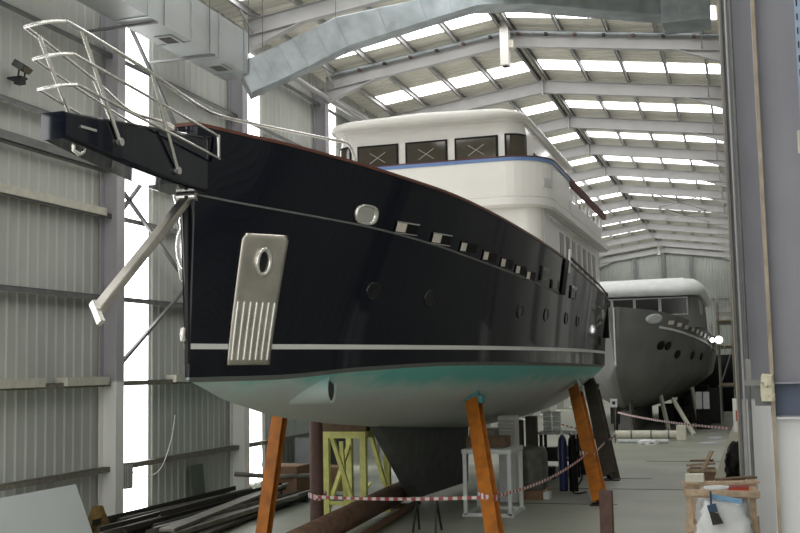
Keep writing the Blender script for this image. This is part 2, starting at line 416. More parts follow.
# keel, thruster tunnel
mb=MB()
prof=[(20.6,2.05,.10),(23.3,.30,.16),(27.3,.22,.24),(27.6,1.62,.2),(25,1.72,.3),(22.5,1.9,.26)]
mb.loft([[(CX-w,Y,z) for Y,z,w in prof],[(CX+w,Y,z) for Y,z,w in prof]],closed=True,smooth=False,cap0=True,cap1=True)
mb.build('keel',mat('dark_keel_paint',s(92,96,94),.75,0,.14,3),Y_,bevel=.04)
mb=MB()
tx=lambda t:(CX+t,16.0-.5*(t-.2)*0,2.86)
n=20
def ring(x,y,z,r,sl=0): return [(x+sl*math.cos(a*2*math.pi/n)*r,y+r*math.cos(a*2*math.pi/n),z+r*math.sin(a*2*math.pi/n)) for a in range(n)]
mb.loft([ring(CX-.1,15.45,2.86,.22),ring(CX+.93,15.98,2.88,.24,-.05),ring(CX+.935,15.98,2.88,.205,-.05),ring(CX+.3,15.7,2.87,.2)],closed=True)
tt=mb.build('bow_thruster_tunnel',M['antifoul'],Y_)
MB().loft([ring(CX+.90,15.965,2.88,.2,-.05)]*2,cap1=True).build('tunnel_opening',M['dark'],tt)
# port skin point and outward normal
def hp(Y,z,off=0,sg=1):
    P=V((CX+hb(Y,z),Y,z)); a=V((CX+hb(Y+.05,z),Y+.05,z))-P; b=V((CX+hb(Y,z+.05),Y,z+.05))-P
    nrm=a.cross(b).normalized()
    if nrm.x<0: nrm=-nrm
    P=P+nrm*off
    if sg<0: P.x=2*CX-P.x; nrm.x=-nrm.x
    return P,nrm
# stainless anchor plates (port one seen square on, starboard one edge on)
for sg in (1,-1):
    mb=MB(); N1,N2=14,22
    cor=[(13.70,5.15),(14.42,5.17),(14.44,3.28),(13.68,3.28)]
    rows=[]
    for j in range(N2+1):
        v=j/N2; row=[]
        for i in range(N1+1):
            u=i/N1
            yl=lerp(cor[0][0],cor[3][0],v); yr=lerp(cor[1][0],cor[2][0],v)
            zl=lerp(cor[0][1],cor[3][1],v); zr_=lerp(cor[1][1],cor[2][1],v)
            uu=u
            if j==0: uu=.07+.86*u
            row.append(hp(lerp(yl,yr,uu),lerp(zl,zr_,uu),.022,sg)[0])
        rows.append(row)
    mb.loft(rows if sg>0 else [r[::-1] for r in rows],closed=False)
    pl=mb.build('anchor_plate',M['chromeb'],Y_,solid=.03)
    if sg>0: pl['label']='polished stainless anchor plate on the port bow'
    for i in range(7):
        u=.08+.14*i; pts=[]
        for j in range(9):
            v=.52+.44*j/8
            yy=lerp(lerp(cor[0][0],cor[3][0],v),lerp(cor[1][0],cor[2][0],v),u)
            pts.append(hp(yy,lerp(5.16,3.28,v),.04,sg)[0])
        MB().tube(pts,.022,8).build('rib',M['chrome'],pl)
    if True:
        c,nr=hp(14.04,4.76,.05,sg); t1=nr.cross(V((0,0,1))).normalized(); t2=t1.cross(nr)
        R=[]
        for a in range(24):
            q=a*2*math.pi/24; R.append((math.cos(q),math.sin(q)))
        def rg(rx,rz_,o): return [c+t1*(x*rx)+t2*(z*rz_)+nr*o for x,z in R]
        mb=MB().loft([rg(.14,.21,-.02),rg(.15,.22,.05),rg(.11,.18,.07),rg(.085,.15,.03),rg(.08,.14,-.02)],closed=True)
        hr=mb.build('hawse_ring',M['chrome'],pl)
        MB().loft([rg(.084,.15,.0),rg(.082,.148,.001)],cap1=True).build('hawse_hole',M['dark'],hr)
    # bulging stowed fluke plate beside the stem
# oval chrome hawse further aft
def oval(name,Y,z,ry,rz_,m,out=.03,depth=.02,sg=1,hole=None,power=2.6):
    c,nr=hp(Y,z,.0,sg); t1=nr.cross(V((0,0,1))).normalized(); t2=t1.cross(nr)
    def rg(f,g,o):
        L=[]
        for a in range(24):
            q=a*2*math.pi/24; x=math.cos(q); zz=math.sin(q)
            x=math.copysign(abs(x)**(2/power),x); zz=math.copysign(abs(zz)**(2/power),zz)
            L.append(c+t1*(x*f)+t2*(zz*g)+nr*o)
        return L
    mb=MB().loft([rg(ry,rz_,-.03),rg(ry,rz_,out*.6),rg(ry*.9,rz_*.9,out),rg(ry*.78,rz_*.78,out*.7),rg(ry*.7,rz_*.7,-.0)],closed=True)
    if hole is None: mb.add(rg(ry*.7,rz_*.7,.004),[tuple(range(24))])
    ob=mb.build(name,m,Y_)
    if hole is not None:
        MB().add(rg(ry*.74,rz_*.74,.006),[tuple(range(24))]).build('pane',hole,ob)
    return ob
oval('mooring_hawse',15.78,5.61,.26,.165,M['chrome'],.05)
M['portglass']=mat('dark_port_glass',s(10,10,12),.12,0,.05,3)
for Y,z in ((16.35,4.44),(17.87,4.39),(21.42,4.29),(23.17,4.28),(25.08,4.27),(26.6,4.26)):
    oval('porthole',Y,z,.17,.15,M['portglass'],.02,hole=M['portglass'],power=2)
# freeing ports: black recess, chrome lining showing on the forward side
for i,(Y,z) in enumerate(((16.78,5.49),(17.78,5.40),(18.70,5.33),(19.55,5.24),(20.33,5.17),(21.08,5.09),(21.70,5.02))):
    def quad(ya,yb,za,zb,o): return [hp(ya,za,o)[0],hp(yb,za,o)[0],hp(yb,zb,o)[0],hp(ya,zb,o)[0]]
    w=.29; h=.088
    o=quad(Y-w,Y+w,z-h,z+h,.012); inn=quad(Y-w+.03,Y+w-.03,z-h+.025,z+h-.025,.013)
    p=MB().add(o,[(0,1,2,3)]).build('freeing_port',M['black'],Y_)
    f=.30 if i>1 else .42
    mb=MB()
    a=quad(Y-w+.02,Y-w+2*w*f,z-h+.02,z+h-.015,.02); b=quad(Y-w+.02,Y-w+2*w*f,z-h+.02,z+h-.015,.035)
    mb.loft([a,b],closed=True,smooth=False,cap1=True)
    mb.build('chrome_lining',M['lining'],p)
    mb=MB()
    for q in ((Y-w,Y+w,z+h-.012,z+h+.008),(Y-w,Y+w,z-h-.008,z-h+.006)):
        mb.add(quad(*q,.022),[(0,1,2,3)])
    mb.build('rim',M['chrome'] if i<2 else M['dark'],p)
# side boarding gate in the bulwark and recesses near it
def skin_patch(ya,yb,za,zb,o,m,name,par,n=4):
    mb=MB(); rows=[[hp(lerp(ya,yb,i/n),lerp(za,zb,j/3),o)[0] for i in range(n+1)] for j in range(4)]
    mb.loft(rows[::-1],closed=False); return mb.build(name,m,par,solid=.012)
g=skin_patch(24.15,24.6,4.78,zS(24.4)+.02,.02,M['black'],'boarding_gate',Y_)
MB().bar(hp(24.7,5.3,.03)[0],hp(24.7,5.85,.03)[0],.05,.05).build('gate_post',M['white'],g)
for ya,yb,za,zb in ((22.3,23.0,4.98,5.28),(23.2,23.9,4.86,5.05),(25.2,26.0,4.75,5.05)):
    skin_patch(ya,yb,za,zb,.012,M['portglass'],'bulwark_recess',Y_)
MB().tube([hp(Y,zS(Y)+.1,.0)[0]+V((-.05,0,.1)) for Y in (25,27,29,31,33,34.5)],.03,8).build('side_rail',M['dark'],Y_)
MB().box(CX+3.02,CX+3.14,34.4,34.6,4.0,5.45).build('quarter_post',M['black'],Y_)
MB().box(-4.62,-4.5,19.9,20.05,zS(20)+.0,zS(20)+.12).build('deck_light',M['black'],Y_)
# stem band
MB().bar((CX+.02,12.95,3.3),(CX+.02,12.95,5.6),.05,.05).build('stem_band',M['dark'],Y_)
MB().tube([(CX-.02,12.93,3.62),(CX-.02,12.9,3.7),(CX-.02,12.93,3.78)],.04,8).build('stem_eye',M['chrome'],Y_)
# bowsprit: long box platform, wider and deeper aft
mb=MB()
def sp(Y,hw,z0,z1,ch=.03): return [(CX-hw,Y,z0+ch),(CX-hw+ch,Y,z0),(CX+hw-ch,Y,z0),(CX+hw,Y,z0+ch),(CX+hw,Y,z1-ch),(CX+hw-ch,Y,z1),(CX-hw+ch,Y,z1),(CX-hw,Y,z1-ch)]
mb.loft([sp(9.98,.165,5.80,6.11),sp(11.2,.225,5.70,6.24),sp(12.2,.28,5.64,6.34),sp(13.0,.31,5.64,6.42)],closed=True,smooth=False,cap0=True,cap1=True)
bsp=mb.build('bowsprit',mat('gloss_navy_sprit',s(8,13,28),.04,0,.05,.4,spec=.42,coat=.12),Y_,bevel=.03)
MB().bar((CX+.185,10.22,5.98),(CX+.205,10.5,5.985),.02,.03).build('chrome_strip',M['chrome'],bsp)
mb=MB().tube([(CX+.08,10.25,5.80),(CX+.08,10.25,5.72),(CX+.12,10.3,5.68),(CX+.12,10.38,5.72),(CX+.12,10.4,5.8)],.025,10)
mb.build('bow_roller',M['chrome'],bsp)
# bow cheek block beside the stem top
# chrome arm slanting forward and down from the stem under the sprit
mb=MB().bar((CX-.02,13.0,5.56),(CX-.02,10.88,3.93),.15,.10)
arm=mb.build('anchor_arm',M['chromeb'],Y_,bevel=.015)
arm['label']='polished stainless arm slanting down from the stem'
mb=MB().bar((CX-.09,10.9,4.04),(CX+.07,10.84,3.78),.07,.10)
mb.build('end_plate',M['chrome'],arm,bevel=.01)
MB().tube([(CX-.14,13.0,5.6),(CX+.14,13.0,5.6)],.07,12).build('pivot',M['chrome'],arm)
# chrome pulpit: three rails each side, front loops and raked stanchions
def rail(name,pts,r): MB().tube(smooth_path(pts,5),r,8).build(name,M['chrome'],Y_)
def mir(p): return (2*CX-p[0]-.10*max(0,1-(p[1]-9.8)/3),p[1],p[2])
pt=[(-6.98,9.88,7.09),(-6.93,10.3,7.04),(-6.81,11.41,6.88),(-6.71,12.36,6.70),(-6.74,13.2,6.72),(-6.48,14.2,6.76),(-5.93,15.2,6.73),(-5.78,15.62,6.7),(-5.7,15.75,6.36)]
r2=[(-6.98,10.03,6.76),(-6.88,11.2,6.62),(-6.80,12.3,6.50),(-6.80,13.15,6.44)]
r3=[(-6.98,10.12,6.43),(-6.9,11.2,6.31),(-6.82,12.3,6.2),(-6.78,13.15,6.12)]
st=[((-6.965,10.95,5.94),(-6.96,10.15,7.06)),((-6.895,12.2,5.80),(-6.81,11.41,6.88)),((-6.80,13.15,6.12),(-6.80,13.15,6.46))]
for f in (lambda p:p, mir):
    rail('top_rail',[f(p) for p in pt],.024); rail('middle_rail',[f(p) for p in r2],.019); rail('lower_rail',[f(p) for p in r3],.019)
    for a,b in st: rail('stanchion',[f(a),f(V(a).lerp(V(b),.5)),f(b)],.026)
    for a,b in st[:2]:
        a=f(a); MB().tube([(a[0]-.03,a[1],a[2]),(a[0]+.03,a[1],a[2])],.05,10).build('stanchion_foot',M['chrome'],Y_)
for l in (pt,r2,r3): rail('front_loop',[l[0],(CX+.1,l[0][1]-.05,l[0][2]),(CX-.1,l[0][1]-.05,l[0][2]),mir(l[0])],.022)
# ------------------------------------------------------------------ superstructure
def plan(half,y0,y1,rf,rr=.3,ci=9,z=0,camber=0):
    """closed outline, starts at the front centre and runs to port"""
    P=[(0,y0)]; 
    for i in range(ci+1):
        a=math.pi/2*i/ci; P.append((half-rf+rf*math.sin(a), y0+rf-rf*math.cos(a)))
    for i in range(ci+1):
        a=math.pi/2*i/ci; P.append((half-rr+rr*math.cos(a), y1-rr+rr*math.sin(a)))
    P.append((0,y1)); P+= [(-x,y) for x,y in P[-2:0:-1]]
    return [(CX+x,y,z+camber*(1-(x/half)**2)) for x,y in P]
def prism(name,m,par,lv,closed_top=True,bevel=0):
    mb=MB()
    for i in range(len(lv)-1): mb.loft([lv[i],lv[i+1]],closed=True,cap0=(i==0),cap1=(i==len(lv)-2))
    return mb.build(name,m,par)
def pathpt(half,y0,rf,sv):
    """point on the plan at arc length sv from the front centre (port +)"""
    sg=1 if sv>=0 else -1; q=abs(sv); st_=half-rf
    if q<=st_: x,y,nx,ny=q,y0,0,-1
    elif q<=st_+rf*math.pi/2:
        a=(q-st_)/rf; x,y,nx,ny=st_+rf*math.sin(a),y0+rf-rf*math.cos(a),math.sin(a),-math.cos(a)
    else: x,y,nx,ny=half,y0+rf+(q-st_-rf*math.pi/2),1,0
    return sg*x,y,sg*nx,ny
def strip(half,y0,rf,sa,sb,z0,z1,off,m,name,par,n=8,th=.02):
    mb=MB(); A=[[],[],[],[]]
    for i in range(n+1):
        x,y,nx,ny=pathpt(half,y0,rf,lerp(sa,sb,i/n))
        for L,(o,z) in zip(A,((off-th,z0),(off,z0),(off,z1),(off-th,z1))): L.append((CX+x+nx*o,y+ny*o,z))
    rings=[list(r) for r in zip(*A)]
    mb.loft(rings,closed=True,smooth=False,cap0=True,cap1=True); return mb.build(name,m,par)
# deckhouse on the main deck
DH,DY,DR=2.98,23.75,.4
dh=prism('deckhouse',M['white'],Y_,[plan(DH,DY,34.2,DR,z=4.6),plan(DH,DY,34.2,DR,z=6.76)])
s0=DH-DR+DR*math.pi/2
for i in range(7):
    yc=26.55+1.0*i; sv=s0+(yc-.3-(DY+DR))
    strip(DH,DY,DR,sv-.05,sv+.62,5.35,6.50,.012,M['white'],'window_frame',dh,n=1)
    w=strip(DH,DY,DR,sv,sv+.57,5.4,6.46,.02,M['glass'],'window',dh,n=1)
mb=MB().tube([(CX+DH+.07,24.6,6.62),(CX+DH+.07,31,6.6)],.02,6)
for y in (25,27,29,30.8): mb.tube([(CX+DH-.02,y,6.6),(CX+DH+.07,y,6.61)],.015,6)
mb.build('handrail',M['chrome'],dh)
strip(DH,DY,DR,s0-.05,s0-.0,4.9,6.76,.02,M['louver'],'corner_trim',dh,n=1)
# bridge deck slab and its coaming
BH,BY,BR=3.2,23.38,1.0
prism('bridge_deck',M['white'],Y_,[plan(BH-.05,BY+.06,34.6,BR,.06,z=6.75),plan(BH,BY,34.7,BR,.06,z=6.80),plan(BH,BY,34.7,BR,.06,z=6.97),plan(BH-.03,BY+.03,34.67,BR,.06,z=6.99)])
sB=BH-BR+BR*math.pi/2
co=strip(BH,BY,BR,-(sB+2.4),sB+2.4,6.98,7.82,0.0,M['white'],'bridge_coaming',Y_,n=70,th=.14)
for sg in (1,-1):
    strip(BH,BY,BR,sg*(sB+2.3),sg*(sB+8.6),6.98,7.32,0,M['white'],'side_coaming',Y_,n=2,th=.12)
strip(BH,BY,BR,-(sB+2.4),sB+2.4,7.79,7.87,.025,M['blue'],'blue_stripe',co,n=70,th=.19)
strip(BH,BY,BR,-(sB+2.4),sB+2.4,7.87,7.90,.03,M['wine'],'capping',co,n=70,th=.2)
strip(BH,BY,BR,sB-.55,sB-.25,7.22,7.42,.02,M['louver'],'step_light',co,n=4,th=.08)
for sg in (1,-1):
    sr=strip(BH,BY,BR,sg*(sB+2.4),sg*(sB+9.7),7.73,7.90,.03,M['wine'],'rail_cover',Y_,n=2,th=.1)
    for i in range(7):
        x,y,_,_=pathpt(BH,BY,BR,sB+2.9+1.0*i)
        MB().tube([(CX+sg*(x-.06),y,7.3),(CX+sg*(x-.06),y,7.65)],.035,8).build('rail_post',M['white'],sr)
# wheelhouse with front windows
WH,WY,WR=2.4,24.9,.45
wh=prism('wheelhouse',M['white'],Y_,[plan(WH+.02,WY-.1,32,WR,z=7.0),plan(WH,WY,32,WR,z=7.8),plan(WH-.02,WY+.02,32,WR,z=9.15)])
def win(sa,sb,z0,z1,cross=True,n=8,half=WH,y0=WY,rf=WR):
    fr=strip(half,y0,rf,sa,sb,z0,z1,.02,M['black'],'window',wh,n=n)
    strip(half,y0,rf,sa+.05,sb-.05,z0+.05,z1-.05,.03,M['glass'],'pane',fr,n=n)
    if cross:
        xm=(sa+sb)/2; zm=z0+.58*(z1-z0); yy=y0-.038
        mb=MB()
        for q in (1,-1): mb.bar((CX+xm-.2,yy,zm-.13*q),(CX+xm+.2,yy,zm+.13*q),.012,.02,up=(0,1,0))
        t=mb.build('tape_cross',M['tape_x'],fr); t['label']='white taped cross on the pane'
for a,b in ((-.54,.54),(.72,1.80),(-1.80,-.72)): win(a,b,7.94,8.73)
for sg in (1,-1): win(*sorted((sg*1.96,sg*2.62)),7.94,8.75,cross=False)
for sg in (1,-1): win(*sorted((sg*3.6,sg*4.1)),8.0,8.5,cross=False,n=2)
mb=MB(); RY=24.32
lv=[plan(2.40,RY+.14,32.3,.6,z=9.06),plan(2.49,RY+.03,32.4,.7,z=9.07,camber=.05),plan(2.52,RY,32.45,.72,z=9.13,camber=.08),plan(2.49,RY+.03,32.4,.7,z=9.19,camber=.10),plan(2.38,RY+.16,32.3,.6,z=9.235,camber=.11),plan(1.2,RY+1.2,31,.4,z=9.30,camber=.08)]
mb.loft(lv,closed=True,cap0=True,cap1=True); mb.build('wheelhouse_roof',M['white'],Y_)
# ------------------------------------------------------------------ shores under the yacht
def shore(p,q,w,m,label,pad=None,side=(0,1,0)):
    t=thing('boat_shore',label,'prop',(p[0],p[1],0),'shores propping the navy yacht')
    MB().ibeam(p,q,w,w*.9,side=side,tf=.03,tw=.03).build('beam',m,t,bevel=.006)
    MB().box(p[0]-.22,p[0]+.22,p[1]-.22,p[1]+.22,0,.025).build('foot_plate',M['dark'],t)
    if pad:
        q=V(q); d=(q-V(p)).normalized()
        mb=MB(); mb.bar(q-d*.02,q+d*pad[0],.34,.36,up=side); mb.bar(q+d*.0+V((-.2,0,.08)),q+V((.22,0,.02)),.3,.16)
        mb.build('pad',pad[1],t,bevel=.03)
    return t
shore((-4.32,18.85,.02),(-5.28,21.3,2.50),.29,M['orange'],'orange steel shore with a teal pad, beside the white trestle',(.14,M['teal']),side=(0,1,0))
shore((-8.6,18.3,.02),(-8.28,18.5,2.55),.25,M['orange'],'orange steel shore on the far side of the bow, left of the rusty post',(.1,M['orange']))
shore((-3.25,24.87,.02),(-4.45,29.6,2.50),.33,M['orange'],'orange steel shore toward the stern with barrier tape tied round it',(.3,M['antifoul']))
shore((-3.62,30.18,.02),(-4.55,33.6,2.48),.42,M['propdark'],'dark brown shore nearest the stern of the navy yacht',(.2,M['propdark']))
# rusty round post under the hull
t=thing('steel_post','rusty round steel post standing under the bow beside the yellow frame','post',(-8.45,20.6,0))
MB().tube([(-8.45,20.6,.03),(-8.45,20.6,2.25)],.14,20).build('pole',M['rust2'],t)
MB().box(-8.67,-8.23,20.38,20.82,0,.03).build('base_plate',M['rust2'],t)
MB().box(-8.62,-8.28,20.43,20.77,2.2,2.26).build('head_plate',M['rust2'],t)
# yellow steel frame
t=thing('support_frame','yellow green steel support frame with diagonal struts under the bow','frame',(-8.5,22.2,0))
for x,y in ((-8.62,21.6),(-7.78,21.6),(-8.62,23.0),(-7.72,23.0)):
    MB().box(x-.065,x+.065,y-.065,y+.065,0,1.82).build('leg',M['yellow'],t)
mb=MB().box(-8.69,-7.71,21.53,21.67,1.72,1.86); mb.box(-8.69,-7.71,22.93,23.07,1.72,1.86); mb.box(-8.69,-8.55,21.6,23,1.72,1.86); mb.box(-7.85,-7.7,21.6,23,1.72,1.86)
mb.build('top_ring',M['yellow'],t)
for p,q in (((-8.5,21.6,1.75),(-7.95,21.6,.1)),((-8.1,22.95,1.75),(-7.75,22.9,.6)),((-8.55,22.3,1.6),(-8.45,22.3,.2)),((-8.62,21.6,.35),(-7.78,21.6,.35)),((-7.72,23,.4),(-7.72,21.6,.4)),((-8.62,21.65,.2),(-8.62,23,1.5))):
    MB().bar(p,q,.085,.085).build('strut',M['yellow'],t)
MB().bar((-8.1,21.9,.25),(-7.8,22.1,.75),.16,.03).build('gusset_plate',M['yellow'],t)
# timber packing between frame and hull
for x,y,z in ((-8.2,21.7,1.95),(-8.15,22.9,1.93)):
    tag(MB().box(x-.5,x+.5,y-.14,y+.14,z-.09,z+.09).build('timber_block',M['timberdark'],bevel=.01),'dark timber packing block on the %s of the yellow frame'%('front edge' if y<22 else 'rear edge'),'block')
# long pipes on trestle and floor
t=thing('steel_pipe','thick rusty steel pipe lying aslant on the floor in front of the keel','pipe',(-7.5,21,0))
mb=MB(); n=28; p=V((-7.11,15.5,.34)); q=V((-7.80,25.0,.34)); d=(q-p).normalized(); a=d.cross(V((0,0,1))).normalized(); b=a.cross(d)
def rg(c,r): return [c+(a*math.cos(i*2*math.pi/n)+b*math.sin(i*2*math.pi/n))*r for i in range(n)]
mb.loft([rg(p,.19),rg(p,.23),rg(q,.23),rg(q,.19),rg(q-d*.4,.19)],closed=True,smooth=True)
mb.build('pipe_wall',M['rust'],t)
MB().loft([rg(q-d*.12,.19)]*2,cap1=True).build('bore',M['black'],t)
tag(MB().tube([(-6.75,17.4,.10),(-7.33,24.0,.10)],.075,14).build('steel_tube',M['rust'],bevel=0),'thin rusty tube lying beside the thick pipe','tube')
for i,y in enumerate((18.6,23.6)):
    x=-7.22-(y-17.0)*.0725
    tag(MB().box(x-.3,x+.26,y-.06,y+.06,0,.11).build('timber_bearer',M['timberdark']),'timber bearer under the %s end of the thick rusty pipe'%('near','far')[i],'timber')
# black saw horse
t=thing('saw_horse','small black folding trestle standing between the pipe and the white trestle','trestle',(-6.05,20.4,0))
MB().bar((-6.3,20.4,.62),(-5.8,20.4,.62),.06,.06).build('top_bar',M['dark'],t)
for sx in (-.2,.2):
    for sy in (-.22,.22): MB().bar((-6.05+sx,20.4,.6),(-6.05+sx*1.15,20.4+sy,0),.035,.035).build('leg',M['dark'],t)
# white trestles
def trestle(x0,x1,y0,y1,h,label,m=M['whitesteel']):
    t=thing('work_trestle',label,'trestle',((x0+x1)/2,(y0+y1)/2,0))
    MB().box(x0-.06,x1+.06,y0-.06,y1+.06,h-.1,h).build('top_frame',m,t,bevel=.01)
    for x in (x0,x1):
        for y in (y0,y1): MB().box(x-.04,x+.04,y-.04,y+.04,.03,h-.1).build('leg',m,t)
    mb=MB().box(x0-.07,x1+.07,y0-.04,y0+.04,0,.07); mb.box(x0-.07,x1+.07,y1-.04,y1+.04,0,.07); mb.box(x0-.04,x0+.04,y0,y1,0,.07); mb.box(x1-.04,x1+.04,y0,y1,0,.07)
    mb.build('bottom_frame',m,t); return t
trestle(-5.83,-4.86,22.6,23.8,1.42,'white steel trestle frame beside the teal padded orange shore')
trestle(-8.55,-7.95,26.6,27.4,1.05,'small white steel frame behind the yellow frame')
tag(MB().box(-5.9,-5.0,23.0,23.5,1.42,1.66).build('timber_baulk',M['timberdark'],bevel=.02),'dark timber baulk lying across the white trestle','timber')
tag(MB().box(-5.85,-5.25,23.1,23.45,1.66,1.82).build('grey_block',M['concrete'],bevel=.02),'grey block stacked on the timber baulk on the white trestle','block')
t=thing('louvre_unit','pale louvred unit standing behind the white trestle top','louvre',(-5.2,25.2,0))
MB().box(-5.62,-5.22,25.0,25.5,0,2.0).build('cabinet',M['louver'],t)
for i in range(9): MB().bar((-5.62,24.97,1.25+.08*i),(-5.22,24.97,1.25+.08*i),.05,.015,up=(0,.6,1)).build('slat',M['louver'],t)
# wrapped pallet load
t=thing('wrapped_pallet','pallet load in dusty plastic wrap behind the white trestle','pallet',(-5.35,26.9,0))
mb=MB()
rnd=random.Random(3)
rings=[]
for j in range(7):
    z=.14+j*.165; r=[]
    for i in range(20):
        aa=i*2*math.pi/20; c,si=math.cos(aa),math.sin(aa)
        f=1/max(abs(c),abs(si))**.75*(1+rnd.uniform(-.04,.04))
        k=.9 if j==6 else 1
        r.append((-5.35+.5*k*c*f,26.9+.55*k*si*f,z))
    rings.append(r)
mb.loft(rings,closed=True,cap1=True); mb.build('wrapped_load',M['plasticwrap'],t)
mb=MB()
for y in (26.4,26.9,27.4): mb.box(-5.9,-4.8,y-.06,y+.06,0,.09)
for i in range(6): mb.box(-5.9+.19*i,-5.77+.19*i,26.3,27.5,.09,.12)
mb.build('pallet_base',M['timber'],t)
for i,(x,y,dx,dz,m,l) in enumerate(((-5.0,25.75,.28,.18,M['card'],'flattened brown carton on the floor in front of the wrapped pallet'),(-4.75,25.9,.16,.16,M['board'],'small white box on the floor in front of the wrapped pallet'))):
    tag(MB().box(x-dx,x+dx,y-.2,y+.2,0,dz).build('carton',m,bevel=.01),l,'box')
# uprights under the aft hull
for x0,x1,l in ((-6.3,-6.02,'dark upright timber post under the hull, left of the pair behind the wrapped pallet'),(-5.92,-5.62,'dark upright timber post under the hull, right of the pair behind the wrapped pallet')):
    t=tag(MB().box(x0,x1,29.8,30.1,0,1.66 if x0<-6 else 1.76).build('timber_post',M['propdark'],bevel=.01),l,'post')
# rack of white rolls and bench
t=thing('work_bench','grey bench with a shelf standing behind the wrapped pallet','bench',(-5.1,30.4,0))
MB().box(-5.62,-4.55,30.1,30.9,1.24,1.31).build('bench_top',M['whitesteel'],t)
for x in (-5.55,-4.62):
    for y in (30.15,30.85): MB().box(x-.04,x+.04,y-.04,y+.04,0,1.24).build('leg',M['dark'],t)
MB().box(-5.6,-4.6,30.15,30.85,.5,.55).build('shelf',M['dark'],t)
for j in range(4):
    for i in range(2):
        x=-5.38+.26*i; z=1.38+.145*j
        tag(MB().tube([(x-.11,30.3,z),(x+.11,30.3,z)],.068,12).build('white_roll',M['wrap']),'white roll in the two column stack on the grey bench','roll','white rolls stacked on the bench')
for i,(x,z) in enumerate(((-5.3,.62),(-5.0,.66),(-5.35,.08),(-5.0,.1))):
    tag(MB().box(x-.14,x+.14,30.2,30.6,z-.08,z+.25).build('storage_tin',(M['dark'],M['concrete'])[i%2],bevel=.02),('dark tin on the shelf of the grey bench','grey tin on the shelf of the grey bench','dark tin on the floor under the grey bench','grey tin on the floor under the grey bench')[i],'tin')
# gas cylinders
for x,m,l in ((-4.52,M['bluecyl'],'tall dark blue gas cylinder behind the orange aft shore'),(-4.26,M['black'],'tall black gas cylinder beside the blue cylinder')):
    t=thing('gas_cylinder',l,'gas cylinder',(x,27.5,0))
    R=[(.0,.0),(.11,.0),(.115,.03),(.115,1.2),(.1,1.3),(.06,1.37),(.04,1.4)]
    MB().loft([[(x+r*math.cos(a*math.pi/8),27.5+r*math.sin(a*math.pi/8),z) for a in range(16)] for r,z in R],cap1=True).build('body',m,t)
    MB().tube([(x,27.5,1.39),(x,27.5,1.5)],.025,8).build('valve',M['chrome'],t)
tag(MB().tube(smooth_path([(-4.3,27.3,1.45),(-4.1,27.1,1.0),(-4.0,27.2,.4),(-4.2,27.0,.03),(-4.0,26.8,.03),(-3.9,27.1,.03)]),.02,6).build('gas_hose',M['black']),'black hose hanging from the gas cylinders to the floor','hose')
tag(MB().box(-4.75,-4.5,31.5,31.8,0,1.75).build('red_topped_locker',M['dark']),'dark slim locker behind the gas cylinders','locker')
tag(MB().box(-4.8,-4.45,31.45,31.85,1.75,1.9).build('toolbox',M['red'],bevel=.02),'small red toolbox on the dark slim locker','toolbox')
# brown crates by the left wall and green sheet heap
tag(MB().box(-11.9,-11.05,25.6,26.5,0,.72).build('carton',M['card'],bevel=.015),'large brown carton near the left wall, beside the orange bow shore','box')
tag(MB().box(-10.95,-10.2,26.6,27.3,0,.62).build('carton',M['card'],bevel=.015),'smaller brown carton behind the rusty post near the left wall','box')
t=thing('grey_cabinet','dark grey steel cabinet standing against the left wall beyond the cartons','cabinet',(-12.0,29.5,0))
MB().box(-12.4,-11.5,28.6,30.6,0,1.25).build('carcass',mat('dark_grey_cabinet',s(74,78,78),.5,.1,.1,3),t,bevel=.01)
for y in (28.65,29.65): MB().box(-11.5,-11.485,y,y+.92,.06,1.2).build('door',M['dark'],t)
mb=MB(); rnd=random.Random(5); nx,ny=14,8
P=[[(-10.9+1.9*i/nx+rnd.uniform(-.05,.05),24.2+1.3*j/ny,.01+.16*rnd.random()*math.sin(math.pi*i/nx)*math.sin(math.pi*j/ny)) for i in range(nx+1)] for j in range(ny+1)]
mb.loft(P,closed=False); tag(mb.build('tarpaulin',mat('teal_tarpaulin',s(58,92,92),.7,0,.3,5)),'crumpled teal tarpaulin heaped on the floor by the cartons','tarpaulin')
# stock bars heaped along the left wall
rnd=random.Random(11)
for i in range(22):
    lay=i//9; x=-12.2+(i%9)*.235+.12*lay; z=.06+lay*.13+.02*rnd.random(); y0=17.6+rnd.uniform(-.3,1.6); y1=24.3+rnd.uniform(-1.2,1.2)
    dx=rnd.uniform(-.12,.3); m=M['bar'] if rnd.random()<.68 else M['bar2']
    w=rnd.uniform(.06,.15); mb=MB(); p=V((x,y0,z)); q=V((x+dx,y1,z+rnd.uniform(-.01,.05)))
    if i%3==0:
        mb.bar(p,q,w,.012); mb.bar(p+V((w/2,0,.05)),q+V((w/2,0,.05)),.012,.1)
    elif i%3==1: mb.tube([p,q],.05,10)
    else: mb.bar(p,q,w,.09)
    tag(mb.build('steel_bar',m),'%s long steel bar in the heap along the left wall'%('dark' if m is M['bar'] else 'grey'),'steel bar','steel bars heaped along the left wall')
for p,q,w,l in (((-10.35,17.9,.28),(-11.15,25.0,.34),.30,'broad grey steel plank lying on top of the bar heap'),((-10.0,18.6,.10),(-10.6,24.8,.10),.22,'long dark channel on the floor at the edge of the bar heap')):
    tag(MB().bar(p,q,w,.06).build('steel_plank',M['bar2'] if 'grey' in l else M['bar'],bevel=.005),l,'plank')
tag(MB().tube([(-12.3,24.6,.62),(-11.5,25.2,.5),(-10.6,26.2,.45)],.06,10).build('grey_pipe',M['bar2']),'grey pipe lying across the far end of the bar heap','pipe')
tag(MB().bar((-12.70,23.5,.02),(-12.78,23.5,.95),.62,.03,up=(1,0,0)).build('steel_plate',mat('grey_green_plate',s(98,104,94),.6,.1,.12,4)),'grey green square plate leaning on the left wall behind the bars','plate')
